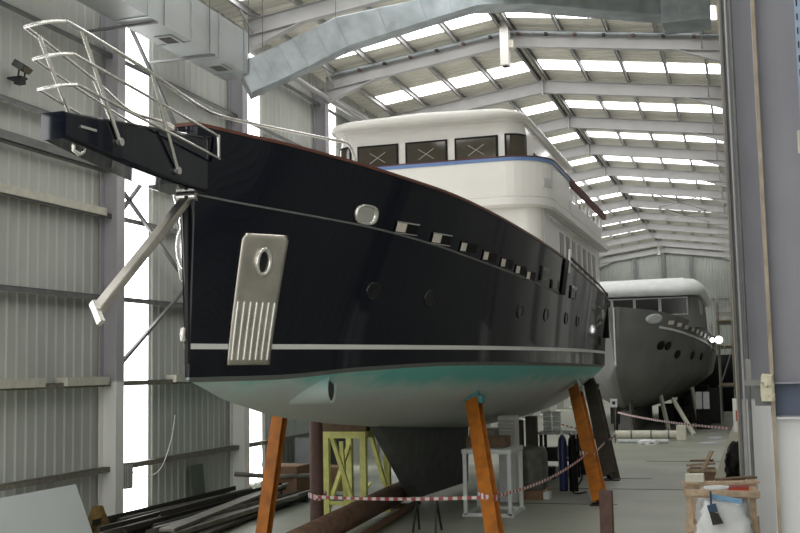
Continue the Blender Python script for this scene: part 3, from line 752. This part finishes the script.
# white board leaning on the left wall
t=tag(MB().add([(-11.98,11.8,1.15),(-11.98,17.41,1.15),(-11.5,17.41,.0),(-11.5,11.8,.0),(-12.02,11.8,1.14),(-12.02,17.41,1.14),(-11.54,17.41,.0),(-11.54,11.8,.0)],
  [(0,3,2,1),(4,5,6,7),(0,1,5,4),(1,2,6,5),(2,3,7,6),(3,0,4,7)]).build('white_board',M['board']),'large white board leaning toward the left wall in the near corner','board')
mb=MB(); rnd=random.Random(2)
rings=[]
for j in range(6):
    r=[]
    for i in range(12):
        aa=i*math.pi/6; rr=(.26-.035*j)*(1+rnd.uniform(-.25,.25)); r.append((-12.05+rr*math.cos(aa),18.25+rr*math.sin(aa)*1.3,.62*j/5+.02))
    rings.append(r)
mb.loft(rings,closed=True,cap0=True,cap1=True)
tag(mb.build('rag_sack',M['olive']),'crumpled olive brown sack between the white board and the wall column','sack')
# junction box + cable on the first wall column
t=thing('junction_box','grey junction box fixed to the near left column','junction box',(-12.4,19.9,1.0))
MB().box(-12.52,-12.40,19.80,20.06,.78,1.32).build('box',M['steeldark'],t,bevel=.01); MB().box(-12.40,-12.385,19.83,20.03,.82,1.28).build('lid',M['steel'],t)
tag(MB().tube(smooth_path([(-12.6,20.0,1.3),(-12.62,20.7,.95),(-12.62,21.5,1.0),(-12.62,22.0,1.6),(-12.62,22.2,2.2)]),.012,6).build('cable',M['ledge']),'thin pale cable looping across the bright wall strip','cable')
tag(MB().tube(smooth_path([(-12.3,25.75,1.9),(-12.25,25.95,1.5),(-12.2,26.05,.9),(-12.3,25.9,.3)]),.012,6).build('cable',M['ledge']),'thin pale cable hanging down the second left column','cable')
# floodlight on the wall
t=thing('floodlight','dark square floodlight fixed high on the left wall','floodlight',(-12.7,16.4,8.8))
MB().bar((-12.66,16.42,8.98),(-12.46,16.45,8.84),.30,.13).build('housing',M['dark'],t,bevel=.015)
MB().bar((-12.455,16.45,8.835),(-12.45,16.45,8.83),.26,.11).build('lens',mat('dusty_lens',s(120,112,92),.3,0,.1,5),t)
mb=MB().bar((-12.86,16.5,8.72),(-12.55,16.5,8.72),.2,.04); mb.bar((-12.6,16.38,8.68),(-12.57,16.38,8.92),.03,.02); mb.bar((-12.6,16.56,8.68),(-12.57,16.56,8.92),.03,.02); mb.box(-12.72,-12.56,16.42,16.56,8.60,8.72)
mb.build('bracket',M['dark'],t)
# ------------------------------------------------------------------ ducts
t=thing('supply_duct','square light grey air duct running along the left wall at the roof','duct',(-11.6,17,10.4))
DX0,DX1,DZ0,DZ1=-12.0,-11.2,10.40,11.42
mb=MB().box(DX0,DX1,8,23.1,DZ0,DZ1)
n=8; R=[]
for i in range(n+1):
    a_=math.pi/2*i/n; R.append([(DX1-.12+.12*math.cos(a_)-.0,23.1+.35*math.sin(a_),z) for z in (DZ0,DZ1)])
for x0 in (0,):
    L=[(DX1-.35+.35*math.cos(math.pi/2*i/n),23.1+.45*math.sin(math.pi/2*i/n)) for i in range(n+1)]+[(DX0,23.55),(DX0,23.1)]
    mb.loft([[(x,y,DZ0) for x,y in L],[(x,y,DZ1) for x,y in L]],closed=True,smooth=False,cap0=True,cap1=True)
mb.build('casing',M['ductpaint'],t)
for y in (15.4,17.0,18.6,20.4,21.7,23.0):
    mb=MB().box(DX0-.02,DX1+.02,y-.02,y+.02,DZ0-.02,DZ1+.02); mb.build('flange_seam',M['galv'],t)
for y in (20.1,22.45):
    g=MB().box(-11.78,-11.38,y-.28,y+.28,DZ0-.03,DZ0+.001).build('grille',M['ductpaint'],t)
    mb=MB()
    MB().box(-11.72,-11.44,y-.21,y+.21,DZ0-.034,DZ0-.03).build('opening',mat('grille_dark',s(70,62,52),.7,0,.2,20),g)
    for i in range(6): mb.box(-11.72,-11.44,y-.2+.07*i,y-.19+.07*i,DZ0-.045,DZ0-.034)
    mb.build('slat',M['girt'],g)
for y in (19.2,21.2,23.2):
    mb=MB()
    for x in (DX1+.03,): mb.tube([(x,y,DZ0-.02),(x,y,rz(x)+.7)],.012,6)
    mb.build('hanger_rod',M['girt'],t)
for y in (18.9,21.4): MB().bar((XW+.1,y,DZ0-.04),(DX1+.05,y,DZ0-.04),.06,.05).build('bracket',M['girt'],t)
# the galvanised duct crossing under the roof
t=thing('cross_duct','big galvanised duct crossing the shed under the roof','duct',(-7,26,11.8))
bp=[(-11.3,23.62,9.95),(-10.75,23.9,10.25),(-10.06,24.3,10.66),(-9.19,24.75,11.2),(-7.4,25.7,11.93),(-6.2,26.3,12.38),(-5.0,26.95,12.48),(-3.4,27.8,12.40),(-1.6,28.6,12.28)]
def ducth(i): return .80 if i<4 else .6
mb=MB(); rings=[]
dirh=V((.52,-1,0)).normalized()   # across the duct, toward the camera end
for i,p in enumerate(bp):
    p=V(p); q=V(bp[min(i+1,len(bp)-1)])-V(bp[max(i-1,0)]); d=q.normalized()
    w=V((d.y,-d.x,0)).normalized(); u=w.cross(d)
    if u.z<0: u=-u
    h=ducth(i); rings.append([p-w*.35,p+w*.35,p+w*.35+u*h,p-w*.35+u*h])
mb.loft(rings[::-1],closed=True,smooth=False,cap0=True,cap1=True); mb.build('casing',M['galv'],t,bevel=.02)
for i in range(len(bp)-1):
    for f in (0,.5):
        R=[]
        for o in (-.012,.012):
            a_=[V(rings[i][k]).lerp(V(rings[i+1][k]),f) for k in range(4)]; c=sum(a_,V())/4
            dd=(V(bp[i+1])-V(bp[i])).normalized()*o
            R.append([c+(x-c)*1.035+dd for x in a_])
        MB().loft(R,closed=True,smooth=False,cap0=True,cap1=True).build('seam',M['galv'],t)
for i in (1,3,5,7):
    p=V(rings[i][2]); MB().tube([p,(p.x,p.y,rz(p.x)+.62)],.012,6).build('hanger_rod',M['girt'],t)
e=MB().box(-1.65,-.42,28.0,29.1,12.0,13.3).build('drop_box',M['galv'],t,bevel=.02)
g=MB().box(-1.2,-.65,27.97,28.0,12.12,12.44).build('grille',M['ductpaint'],e)
MB().box(-1.15,-.7,27.96,27.97,12.16,12.40).build('opening',M['galv'],g)
# conduit with lumps along the second rafter
t=thing('cable_conduit','lumpy cable conduit strapped along the top of the second rafter','conduit',(RX,fy(2)-.2,13))
mb=MB(); mb.tube([(XL+.3,fy(2)-.2,rz(XL+.3)+.42),(RX,fy(2)-.2,ZR+.42),(XR,fy(2)-.2,rz(XR)+.42)],.06,8); mb.build('conduit_run',M['galv'],t)
for i in range(13):
    x=XL+1.2+.86*i; MB().box(x-.05,x+.05,fy(2)-.27,fy(2)-.12,rz(x)+.33,rz(x)+.40).build('strap',M['dark'] if i%2 else M['rust2'],t)
# narrow white heater box hung at the ridge and its far twin
def heater(y,label,x=RX):
    t=thing('ridge_heater',label,'hanging unit',(x,y,12.2))
    MB().box(x-.13,x+.13,y-.18,y+.18,12.22,13.55).build('casing',M['white'],t,bevel=.02)
    MB().box(x-.07,x+.07,y-.1,y+.1,12.19,12.22).build('outlet',M['dark'],t)
    MB().box(x+.13,x+.27,y-.12,y+.12,12.75,12.98).build('control_box',M['ledge'],t)
    MB().tube([(x,y,13.5),(x,y,ZR+.64)],.03,8).build('hanger',M['girt'],t)
heater(31.2,'narrow white box unit hanging from the ridge just above the wheelhouse')
heater(fy(12)+1,'narrow white box unit hanging at the far end of the ridge')
# ------------------------------------------------------------------ barrier tape
def tape(pts,label,w=.06,sag=.0,step=.10,name='barrier_tape'):
    P=[V(p) for p in pts]; Q=[P[0]]
    for a,b in zip(P,P[1:]):
        L=(b-a).length; n=max(2,int(L/step))
        for i in range(1,n+1):
            t=i/n; c=a.lerp(b,t); c.z-=sag*L*4*t*(1-t)*.02; Q.append(c)
    me=bpy.data.meshes.new(name); vs=[];fs=[]
    for i,c in enumerate(Q): vs+=[(c.x,c.y,c.z-w/2),(c.x,c.y,c.z+w/2)]
    for i in range(len(Q)-1): fs.append((2*i,2*i+2,2*i+3,2*i+1))
    me.from_pydata(vs,[],fs); me.materials.append(M['tapew']); me.materials.append(M['taper'])
    for i,p in enumerate(me.polygons): p.material_index=i%2
    ob=bpy.data.objects.new(name,me); COL.objects.link(ob); WORLD[ob.name]=Matrix.Identity(4)
    return tag(ob,label,'barrier tape')
M['tapew']=mat('tape_white',s(226,220,216),.5,0,.04,9); M['taper']=mat('tape_red',s(176,84,84),.5,0,.06,9)
def onshore(p,q,z):
    p=V(p);q=V(q); return p.lerp(q,(z-p.z)/(q.z-p.z))
A=V((-8.45,20.44,.62)); B=onshore((-4.32,18.85,.02),(-5.28,21.3,2.5),.80)+V((0,-.2,0)); Cc=onshore((-3.25,24.87,.02),(-4.45,29.6,2.5),1.0)+V((-.05,-.22,0))
D=onshore((-3.62,30.18,.02),(-4.55,33.6,2.48),1.05)+V((.0,-.28,0))
tape([A,B],'red and white barrier tape from the rusty post to the teal padded shore',sag=.5)
tape([B,Cc],'red and white barrier tape rising from the teal padded shore to the aft orange shore',sag=1.2)
tape([Cc+V((.15,.1,0)),D+V((.1,0,-.1)),(-3.5,30.6,1.2)],'short barrier tape end tied between the aft orange shore and the brown shore')
for c,l,w in ((A,'red and white tape wound round the rusty post',.18),(B,'red and white tape wound round the teal padded shore',.19),(Cc,'red and white tape wound round the aft orange shore',.2)):
    pts=[]
    for i in range(13):
        a_=i*math.pi/6; pts.append((c.x+w*math.cos(a_),c.y+.2+w*1.25*math.sin(a_),c.z+.03*math.sin(a_*2)))
    tape(pts,l,.11,name='tape_knot')
tape([(-4.5,40,1.40),(-.4,25.5,1.68)],'red and white barrier tape stretched across the aisle in front of the grey yacht',sag=.22,step=.16)
tape([(-6.0,34.6,1.35),(-4.1,33.0,1.0)],'faint barrier tape behind the aft orange shore',w=.06)
# square post in the aisle
t=thing('bollard','short square brown post standing on the aisle floor','post',(-2.42,19.2,0))
MB().box(-2.53,-2.31,19.09,19.31,.02,.98).build('post',M['rust2'],t,bevel=.01); MB().box(-2.62,-2.22,19.0,19.4,0,.02).build('base_plate',M['rust2'],t)
MB().box(-2.50,-2.34,19.12,19.28,.98,.985).build('open_top',M['dark'],t)
# ------------------------------------------------------------------ right hand near corner
t=thing('timber_crate','open timber framed crate holding a white sack by the right columns','crate',(-.4,16.4,0))
for x in (-.84,.02):
    for y in (16.0,16.9): MB().box(x-.045,x+.045,y-.045,y+.045,0,1.45).build('post',M['timber'],t)
for y in (15.94,16.96):
    for z in (.25,.8,1.28): MB().box(-.9,.1,y-.015,y+.015,z,z+.1).build('rail',M['timber'],t)
for x in (-.9,.08):
    for z in (.25,.8,1.33): MB().box(x-.015,x+.015,15.95,16.95,z,z+.1).build('rail',M['timber'],t)
MB().box(-.86,.04,15.97,16.93,.05,.1).build('floor_board',M['timber'],t)
def lump(name,c,rx,ry,z0,z1,m,label,cat,seed,par=None,k=26,amp=.10,j_=15,top=.35):
    r=random.Random(seed); mb=MB(); R=[]
    for j in range(j_+1):
        u=j/j_; f=(1-(1-top)*max(0,(u-.55)/.45)**2); q=[]
        for i in range(k):
            a_=i*2*math.pi/k; w=1+r.uniform(-amp,amp); cc,ss=math.cos(a_),math.sin(a_); e=max(abs(cc),abs(ss))**.6
            q.append((c[0]+rx*cc*f*w/e,c[1]+ry*ss*f*w/e,z0+(z1-z0)*u+r.uniform(-.03,.03)*(1 if j else 0)))
        R.append(q)
    mb.loft(R,closed=True,cap0=True,cap1=True); return tag(mb.build(name,m),label,cat)
lump('plastic_sack',(-.40,16.38),.38,.34,.12,1.36,M['bag'],'bulging white plastic sack full of rubbish in the timber crate','sack',4,top=.75)
lump('plastic_sack',(-.36,15.76),.36,.13,.02,1.24,M['bag'],'crumpled white sack slumped against the front of the timber crate','sack',9,amp=.16,top=.7)
tag(MB().bar((-.95,15.9,1.49),(.12,16.05,1.50),.10,.035).build('timber_plank',M['timber'],bevel=.004),'upper timber plank laid across the crate top','plank')
tag(MB().bar((-.88,15.80,1.37),(.12,15.84,1.35),.035,.09).build('timber_plank',M['timber'],bevel=.004),'lower timber plank along the front of the crate','plank')
tag(MB().bar((-.45,16.1,1.515),(.05,16.45,1.525),.16,.03).build('timber_offcut',M['timberdark']),'dark timber offcut lying on the crate top','plank')
tag(MB().box(-.30,.02,16.0,16.4,1.30,1.42).build('orange_box',M['red'],bevel=.02),'orange red box between the planks of the crate','box')
tag(MB().bar((-.52,15.60,1.34),(-.12,15.56,1.28),.02,.07).build('blue_cloth',M['bluecloth']),'light blue cloth strip draped over the white sack','cloth')
t=thing('hand_brush','blue hand brush with dark bristles hanging on the crate front','brush',(-.5,15.7,1.1))
MB().bar((-.53,15.54,1.42),(-.53,15.54,1.22),.03,.03).build('handle',M['brushblue'],t)
MB().bar((-.53,15.54,1.24),(-.50,15.54,1.13),.12,.05,up=(0,1,0)).build('head',M['brushblue'],t,bevel=.01)
MB().add([(-.56,15.51,1.14),(-.44,15.51,1.12),(-.38,15.51,.99),(-.52,15.51,.96),(-.56,15.57,1.14),(-.44,15.57,1.12),(-.38,15.57,.99),(-.52,15.57,.96)],[(0,3,2,1),(4,5,6,7),(0,1,5,4),(1,2,6,5),(2,3,7,6),(3,0,4,7)]).build('bristles',mat('dark_bristles',s(64,60,58),.9,0,.3,30),t)
tag(MB().bar((-.88,15.95,1.55),(-.62,15.95,1.56),.16,.12).build('pale_carton',M['ledge'],bevel=.01),'small pale carton on the left corner of the crate','box')
# pile of wooden pieces on the floor further back
t=thing('wooden_box','low wooden box of offcuts on the aisle floor before the leaning board','box',(-1.2,30.3,0))
MB().box(-1.55,-.88,30.0,30.6,.0,.34).build('box_body',M['card'],t,bevel=.01); MB().box(-1.6,-.84,29.97,30.0,.26,.34).build('rim_board',M['timber'],t)
for i,(p,q) in enumerate((((-1.6,30.1,.42),(-.9,30.4,.46)),((-1.5,30.4,.52),(-.95,30.1,.56)),((-1.2,30.0,.3),(-.95,30.2,.8)))):
    tag(MB().bar(p,q,.14,.05).build('timber_offcut',(M['timber'],M['card'],M['timber'])[i]),('flat pale offcut lying on the low wooden box','brown offcut crossing the top of the low wooden box','short offcut propped upright in the low wooden box')[i],'offcut')
tag(MB().add([(-.95,29.9,0),(-.62,29.9,0),(-.16,29.9,1.52),(-.30,29.9,1.66),(-.95,30.0,0),(-.62,30.0,0),(-.16,30.0,1.52),(-.30,30.0,1.66)],[(0,1,2,3),(7,6,5,4),(0,4,5,1),(1,5,6,2),(2,6,7,3),(3,7,4,0)]).build('beige_board',M['beige']),'long beige board leaning against the right hand columns','board')
lump('black_hose_coil',(-.33,28.6),.24,.5,0,1.15,M['black'],'black bundled hoses heaped behind the leaning beige board','hose',6,amp=.2)
t=thing('wall_box','white box with a red front panel fixed on the right column','box',(-.2,25.2,1.9))
MB().box(-.30,-.06,25.15,25.42,1.62,2.36).build('casing',M['white'],t,bevel=.01); MB().box(-.24,-.08,25.13,25.15,1.86,2.1).build('red_panel',M['red'],t)
# foam, bracket and cables at the right columns
t=thing('clamp_bracket','dark clamp bracket joining the two right hand columns','bracket',(.1,13.6,3))
MB().box(-.02,.16,13.5,13.8,2.90,2.96).build('plate',M['steeldark'],t); MB().box(.10,.33,13.55,13.75,2.66,2.9).build('block',M['girt'],t)
MB().bar((.04,13.6,2.9),(.04,13.6,3.22),.06,.06).build('upright',M['steeldark'],t)
lump('foam_lump',(.245,13.42),.075,.06,2.72,3.02,M['foam'],'pale foam lump stuck to the near right column','foam',8,top=.8)
for x,y,r,m,l in ((-.11,19.25,.03,M['girt'],'thin grey conduit pipe running up the right column, outer one'),(-.03,19.2,.022,M['steel'],'thin pale conduit pipe running up the right column, inner one'),(.05,19.15,.028,M['girt'],'dark conduit pipe on the web of the right column')):
    tag(MB().tube([(x,y,0),(x,y,12)],r,8).build('conduit_pipe',m),l,'pipe')
t=thing('cable_ladder','pale blue grey perforated cable tray hung beside the near right column','cable tray',(.8,13.4,8))
MB().box(.765,.86,13.33,13.35,5.95,11).build('tray',M['perf'],t)
for i in range(26): MB().box(.785,.80,13.325,13.331,6.05+.17*i,6.13+.17*i).build('slot',M['dark'],t)
tag(MB().box(.72,.84,13.3,13.36,5.62,5.9).build('switch_box',M['ledge'],bevel=.01),'small pale box at the lower end of the perforated tray','box')
# ------------------------------------------------------------------ grey yacht behind
GX=-5.3
gS=spline([(47,.25),(47.5,.75),(48.3,1.5),(50,2.45),(52.5,3.2),(57,3.72),(62,3.85),(70,3.8)])
gW=spline([(47,.05),(48,.5),(50,1.5),(53,2.5),(57,3.2),(62,3.5),(70,3.4)])
gz=spline([(47,5.62),(48.3,5.5),(52.5,5.0),(57,4.6),(62,4.3),(70,4.2)])
gr=spline([(47,4.9),(48.3,4.82),(52.5,4.4),(57,4.05),(62,3.8),(70,3.7)])
gk=spline([(47,3.0),(48,2.1),(50,1.25),(54,.95),(60,.85),(70,.9)])
def gh(Y,z):
    k=gk(Y); zw=2.5 if Y>48 else max(2.5,k+.1); 
    if z>=zw: q=min(1,(z-zw)/(gz(Y)-zw)); return gW(Y)+(gS(Y)-gW(Y))*q
    return gW(Y)*max(0,(z-k)/(zw-k))**.55
G=thing('grey_yacht','grey primed motor yacht with white wrapped roof further down the shed','yacht',(GX,58,0))
mb=MB(); GY=[47,47.15,47.4,47.8,48.3,49,50,51.5,53,55,58,62,66,70]
for sg in (1,-1):
    R=[]
    for Y in GY:
        k=gk(Y); z1=gz(Y); R.append([(GX+sg*gh(Y,lerp(k,z1,(i/22)**1.3)),Y,lerp(k,z1,(i/22)**1.3)) for i in range(23)])
    mb.loft(R if sg<0 else R[::-1],closed=False)
R=[[(GX+sg*gh(47,lerp(3,5.62,i/10)),47,lerp(3,5.62,i/10)) for i in range(11)] for sg in (-1,1)]
mb.loft(R,closed=False)
mb.build('hull',M['greyhull'],G)
mb=MB()
for Y in (70,): pass
R=[[(GX+gh(Y,gz(Y))-.1,Y,gz(Y)-.05),(GX-gh(Y,gz(Y))+.1,Y,gz(Y)-.05)] for Y in GY]
mb.loft(R,closed=False,smooth=False); mb.build('deck',M['greyhull'],G)
mb=MB(); R=[[(GX+gh(Y,gr(Y))-.02,Y,gr(Y)-.05),(GX+gh(Y,gr(Y))+.05,Y,gr(Y)-.05),(GX+gh(Y,gr(Y))+.05,Y,gr(Y)+.05),(GX+gh(Y,gr(Y))-.02,Y,gr(Y)+.05)] for Y in (49,50,51,52.5,54,56,58,60,62)]
mb.loft(R[::-1],closed=True,smooth=False,cap0=True,cap1=True); mb.build('rub_rail',M['whitesteel'],G)
def gpt(Y,z,o): return V((GX+gh(Y,z)+o,Y-o*.5,z))
for i,Y in enumerate((49.7,50.5,51.3,52.2,53.1,54,55,56.2,57.5)):
    z=gr(Y)+.28; w=.22; mb=MB().add([gpt(Y-w,z-.09,.04),gpt(Y+w,z-.09,.04),gpt(Y+w,z+.09,.04),gpt(Y-w,z+.09,.04)],[(0,1,2,3)]); mb.build('freeing_port',M['lining'],G)
def disc(Y,z,ry,rz_,o,m,name):
    mb=MB(); R=[]
    for f,oo in ((1,-.05),(1,o),(.75,o+.02)): R.append([gpt(Y+ry*f*math.cos(a*math.pi/9),z+rz_*f*math.sin(a*math.pi/9),oo) for a in range(18)])
    mb.loft(R,closed=True,cap1=True); mb.build(name,m,G)
disc(48.55,5.12,.42,.22,.06,M['whitesteel'],'mooring_hawse')
for Y,z in ((49.5,3.95),(50.1,3.93),(51.3,3.55),(53.5,3.5),(55.5,3.45)): disc(Y,z,.26,.2,.03,M['black'],'porthole')
MB().bar((GX,46.96,3.1),(GX,46.96,5.6),.09,.06).build('stem_band',M['whitesteel'],G)
def gplan(half,y0,y1,rf,z): return [(x+GX-CX,y,zz) for x,y,zz in plan(half,y0,y1,rf,.3,z=z)]
mb=MB(); mb.loft([gplan(3.45,51.4,62,.6,4.8),gplan(3.35,51.5,62,.6,6.25)],closed=True,cap0=True,cap1=True)
gh_=mb.build('wheelhouse',M['greyhull'],G)
for a,b in ((.55,1.58),(1.72,2.86),(-.5,.42),(-1.58,-.63),(-2.86,-1.72)):
    fr=MB().box(GX+a-.06,GX+b+.06,51.36,51.42,5.38,6.22).build('window',M['whitesteel'],gh_)
    MB().box(GX+a,GX+b,51.33,51.36,5.44,6.16).build('pane',M['portglass'],gh_)
for y in (52.3,53.6,55.0): MB().box(GX+3.34,GX+3.42,y,y+.9,5.4,6.1).build('pane',M['portglass'],gh_)
mb=MB(); r=random.Random(12); lv=[]
for hf,y0,z in ((3.5,51.0,6.28),(3.72,50.7,6.42),(3.68,50.75,6.72),(3.35,51.3,6.98),(3.1,51.8,7.12)):
    lv.append([(x+GX-CX+r.uniform(-.03,.03),y,zz+r.uniform(-.04,.04)) for x,y,zz in plan(hf,y0,63,.9,.3,z=z)])
mb.loft(lv,closed=True,cap0=True,cap1=True); mb.build('wrapped_roof',M['wrap'],G)
mb=MB(); mb.box(GX-.25,GX+.25,50.2,62,.02,1.0); mb.build('keel',M['greyhull'],G)
# its thin shores
for p,q,l in (((-3.55,52.3,0),(-3.9,52.6,1.75),'thin upright shore under the grey yacht, left of the leaning one'),((-2.25,49,0),(-3.25,51.5,1.5),'thin grey shore leaning steeply under the grey yacht bow'),((-2.3,56,0),(-2.6,56.5,1.9),'thin dark shore under the grey yacht, behind the leaning one'),((-4.85,49.4,0),(-5.0,49.6,1.6),'dark timber shore under the stem of the grey yacht'),((-5.8,50.4,0),(-5.7,50.5,1.4),'dark timber shore on the far side of the grey yacht stem')):
    tag(MB().bar(p,q,.14,.14).build('boat_shore',M['beige'] if 'thin' in l else M['propdark']),l,'prop')
# scaffold beside the grey yacht
t=thing('scaffold','grey tube scaffold tower beside the grey yacht','scaffold',(-.95,59,0))
for x in (-1.25,-.55):
    for y in (57.5,59.5,61.5):
        MB().tube([(x,y,0),(x,y,6.6)],.035,6).build('standard',M['ledge'] if y<58 else M['steel'],t)
for z in (1.9,3.9,5.2,5.7,6.2):
    for x in (-1.25,-.55): MB().tube([(x,57.3,z),(x,61.7,z)],.03,6).build('ledger',M['ledge'],t)
    for y in (57.5,59.5,61.5): MB().tube([(-1.35,y,z),(-.45,y,z)],.03,6).build('transom',M['steel'],t)
for y in (57.5,59.5): MB().tube([(-1.25,y,1.9),(-.55,y,3.9)],.025,6).build('brace',M['steel'],t)
for z in (1.95,3.95,5.25): MB().box(-1.3,-.5,57.4,61.6,z,z+.05).build('deck_board',M['timber'],t)
for i,(x,z) in enumerate(((-1.6,4.9),(-1.35,4.75),(-1.15,4.6),(-.95,4.7))):
    tag(MB().tube([(x,57.2,z-1.1),(x+.08,57.2,z+.2)],.03,6).build('loose_pole',M['ledge']),'pale pole standing upright against the scaffold','pole','pale poles against the scaffold')
t=thing('work_lamp','bright white work lamp glowing at the side of the grey yacht','lamp',(-1.28,56.6,4.2))
MB().box(-1.45,-1.1,56.55,56.75,4.1,4.45).build('housing',M['dark'],t)
for x,r in ((-1.18,.2),(-1.5,.13)): MB().loft([[(x+q*math.cos(a*math.pi/9),y,4.27+q*math.sin(a*math.pi/9)) for a in range(18)] for q,y in ((r,56.55),(r,56.5),(r*.7,56.46),(r*.2,56.45))],cap1=True).build('lens',M['lamp'],t)
# things lying in front of and around the grey yacht
t=thing('long_roll','long pale bundled tube lying on the floor before the grey yacht','tube',(-4,47.6,0))
MB().tube([(-5.3,45.6,.24),(-2.75,45.6,.24)],.17,14).build('roll',M['beige'],t)
for x in (-4.6,-3.8,-3.1): MB().tube([(x-.03,45.6,.24),(x+.03,45.6,.24)],.182,14).build('band',M['girt'],t)
MB().box(-2.78,-2.4,45.4,45.8,0,.62).build('end_block',M['beige'],t,bevel=.03)
tag(MB().tube([(-5.0,44.0,.08),(-3.0,44.0,.08)],.08,10).build('white_pipe',M['whitesteel']),'white pipe lying in front of the long bundled tube','pipe')
lump('white_bundle',(-3.75,43.4),.38,.14,0,.18,M['wrap'],'small white plastic bundle lying by the white pipe','bundle',21,amp=.15)
for x,z0,z1,l in ((-2.15,.95,1.75,'pale cabinet standing in the dark below the scaffold, left one'),(-1.82,.95,1.75,'pale cabinet standing in the dark below the scaffold, right one')):
    tag(MB().box(x-.14,x+.14,53.2,53.6,z0,z1).build('locker',M['whitesteel'],bevel=.01),l,'cabinet')
    tag(MB().box(x-.155,x+.155,53.15,53.65,0,z0).build('plinth_crate',M['black'],bevel=.01),l.replace('pale cabinet standing in the dark','black crate carrying the pale cabinet'),'crate')
for x,y,z,l in ((-6.05,46.5,1.0,'dark oil drum standing left of the grey yacht stem'),(-3.0,57,0,'dark oil drum under the grey yacht hull')):
    t=thing('oil_drum',l,'drum',(x,y,0))
    R=[(.0,0),(.29,0),(.29,.3),(.305,.31),(.29,.33),(.29,.58),(.305,.6),(.29,.62),(.29,.88),(.27,.9)]
    MB().loft([[(x+q*math.cos(a*math.pi/10),y+q*math.sin(a*math.pi/10),zz) for a in range(20)] for q,zz in R],cap1=True).build('shell',M['dark'],t)
rnd=random.Random(31)
for i in range(26):  # dark clutter, boxes multiplied to deepen the shade below the hull
    x=-6.6+.22*i+rnd.uniform(-.06,.06); y=(58.5,60.5,63)[i%3]+rnd.uniform(-.3,.3); h=rnd.uniform(.7,2.1) if not -5.9<x<-4.7 else rnd.uniform(.4,.8); w=rnd.uniform(.35,.6)
    if -6.0<x<-4.6: continue
    x=min(x,-1.6)if y<62 else x
    o=abs(x-GX)-w/2
    if o<.5: continue
    h=min(h,gk(y)+(2.5-gk(y))*min(1,o/gW(y))**1.82-.12)
    tag(MB().box(x-w/2,x+w/2,y-.25,y+.25,0,h).build('dark_filler_box',(M['dark'],M['propdark'],M['bar'],M['black'])[i%4],bevel=.01),'dark clutter box added to deepen the shade below the grey yacht','box','dark boxes below the grey yacht')
for x,z,l in ((-5.95,1.75,'small white notice plate hanging left of the grey yacht stem'),(-5.1,1.6,'small white notice plate at the foot of the grey yacht stem')):
    t=tag(MB().box(x-.14,x+.14,44.0,44.02,z-.17,z+.17).build('notice_plate',M['whitesteel']),l,'sign')
    MB().box(x-.06,x+.06,43.99,44.0,z-.06,z+.07).build('print_mark',M['dark'],t)
    MB().tube([(x,44.03,0),(x,44.03,z+.1)],.02,6).build('stake',M['dark'],t)
mb=MB(); R=[[(-4.2+.24*i,71.0+.06*math.sin(i*1.9),z) for i in range(16)] for z in (0.02,1.2,2.4,3.6)]  # added black backdrop that darkens the view past the scaffold
mb.loft(R,closed=False); tag(mb.build('shade_sheet',M['black'],solid=.01),'black sheet added to deepen the shade behind the scaffold','sheet')
M['water']=mat('wet_floor_painted_shine',s(232,238,248),.25,0,.2,6,spec=.8)  # bright reflection on the wet floor is painted in as pale base colour
for x,y,a,b,l in ((-1.32,47.4,.3,1.0,'larger puddle with a painted pale shine on the floor before the scaffold'),(-1.5,44.2,.34,.6,'smaller puddle with a painted pale shine on the floor nearer than the other')):
    n=18; mb=MB().add([(x+a*(1+.25*math.sin(3*i))*math.cos(i*math.pi/9),y+b*(1+.2*math.cos(2*i))*math.sin(i*math.pi/9),.006) for i in range(n)],[tuple(range(n))])
    tag(mb.build('water_puddle',M['water']),l,'puddle')
# ------------------------------------------------------------------ light and camera
w=bpy.data.worlds.new('World'); SC.world=w; w.use_nodes=True
bg=w.node_tree.nodes['Background']; bg.inputs['Color'].default_value=(1,.985,.95,1); bg.inputs['Strength'].default_value=WORLD_STRENGTH
def area(loc,rot,sx,sy,e):
    l=bpy.data.lights.new('area','AREA'); l.shape='RECTANGLE'; l.size=sx; l.size_y=sy; l.energy=e
    o=bpy.data.objects.new('ceiling_light',l); COL.objects.link(o); o.location=loc; o.rotation_euler=rot; return o
cd=bpy.data.cameras.new('Camera'); cam=bpy.data.objects.new('Camera',cd); COL.objects.link(cam)
cd.sensor_width=36; cd.lens=1069.284*36/800; cd.clip_end=300; cd.clip_start=.1
f_,yaw,pit,roll=1069.284,.3087,.094,-.0196
cy,sy=math.cos(yaw),math.sin(yaw)
fw=V((-sy*math.cos(pit),cy*math.cos(pit),math.sin(pit))); r0=V((cy,sy,0)); u0=r0.cross(fw)
rr=r0*math.cos(roll)+u0*math.sin(roll); uu=u0*math.cos(roll)-r0*math.sin(roll)
mw=Matrix((( rr.x,uu.x,-fw.x,0),(rr.y,uu.y,-fw.y,0),(rr.z,uu.z,-fw.z,3.2005),(0,0,0,1)))
cam.matrix_world=mw; SC.camera=cam
SC.view_settings.view_transform='Standard'; SC.view_settings.look='None'; SC.view_settings.exposure=EXPO; SC.view_settings.gamma=1.0
SC.cycles.use_denoising=True; SC.cycles.max_bounces=8; SC.cycles.diffuse_bounces=5; SC.cycles.glossy_bounces=4
SC.cycles.sample_clamp_indirect=8
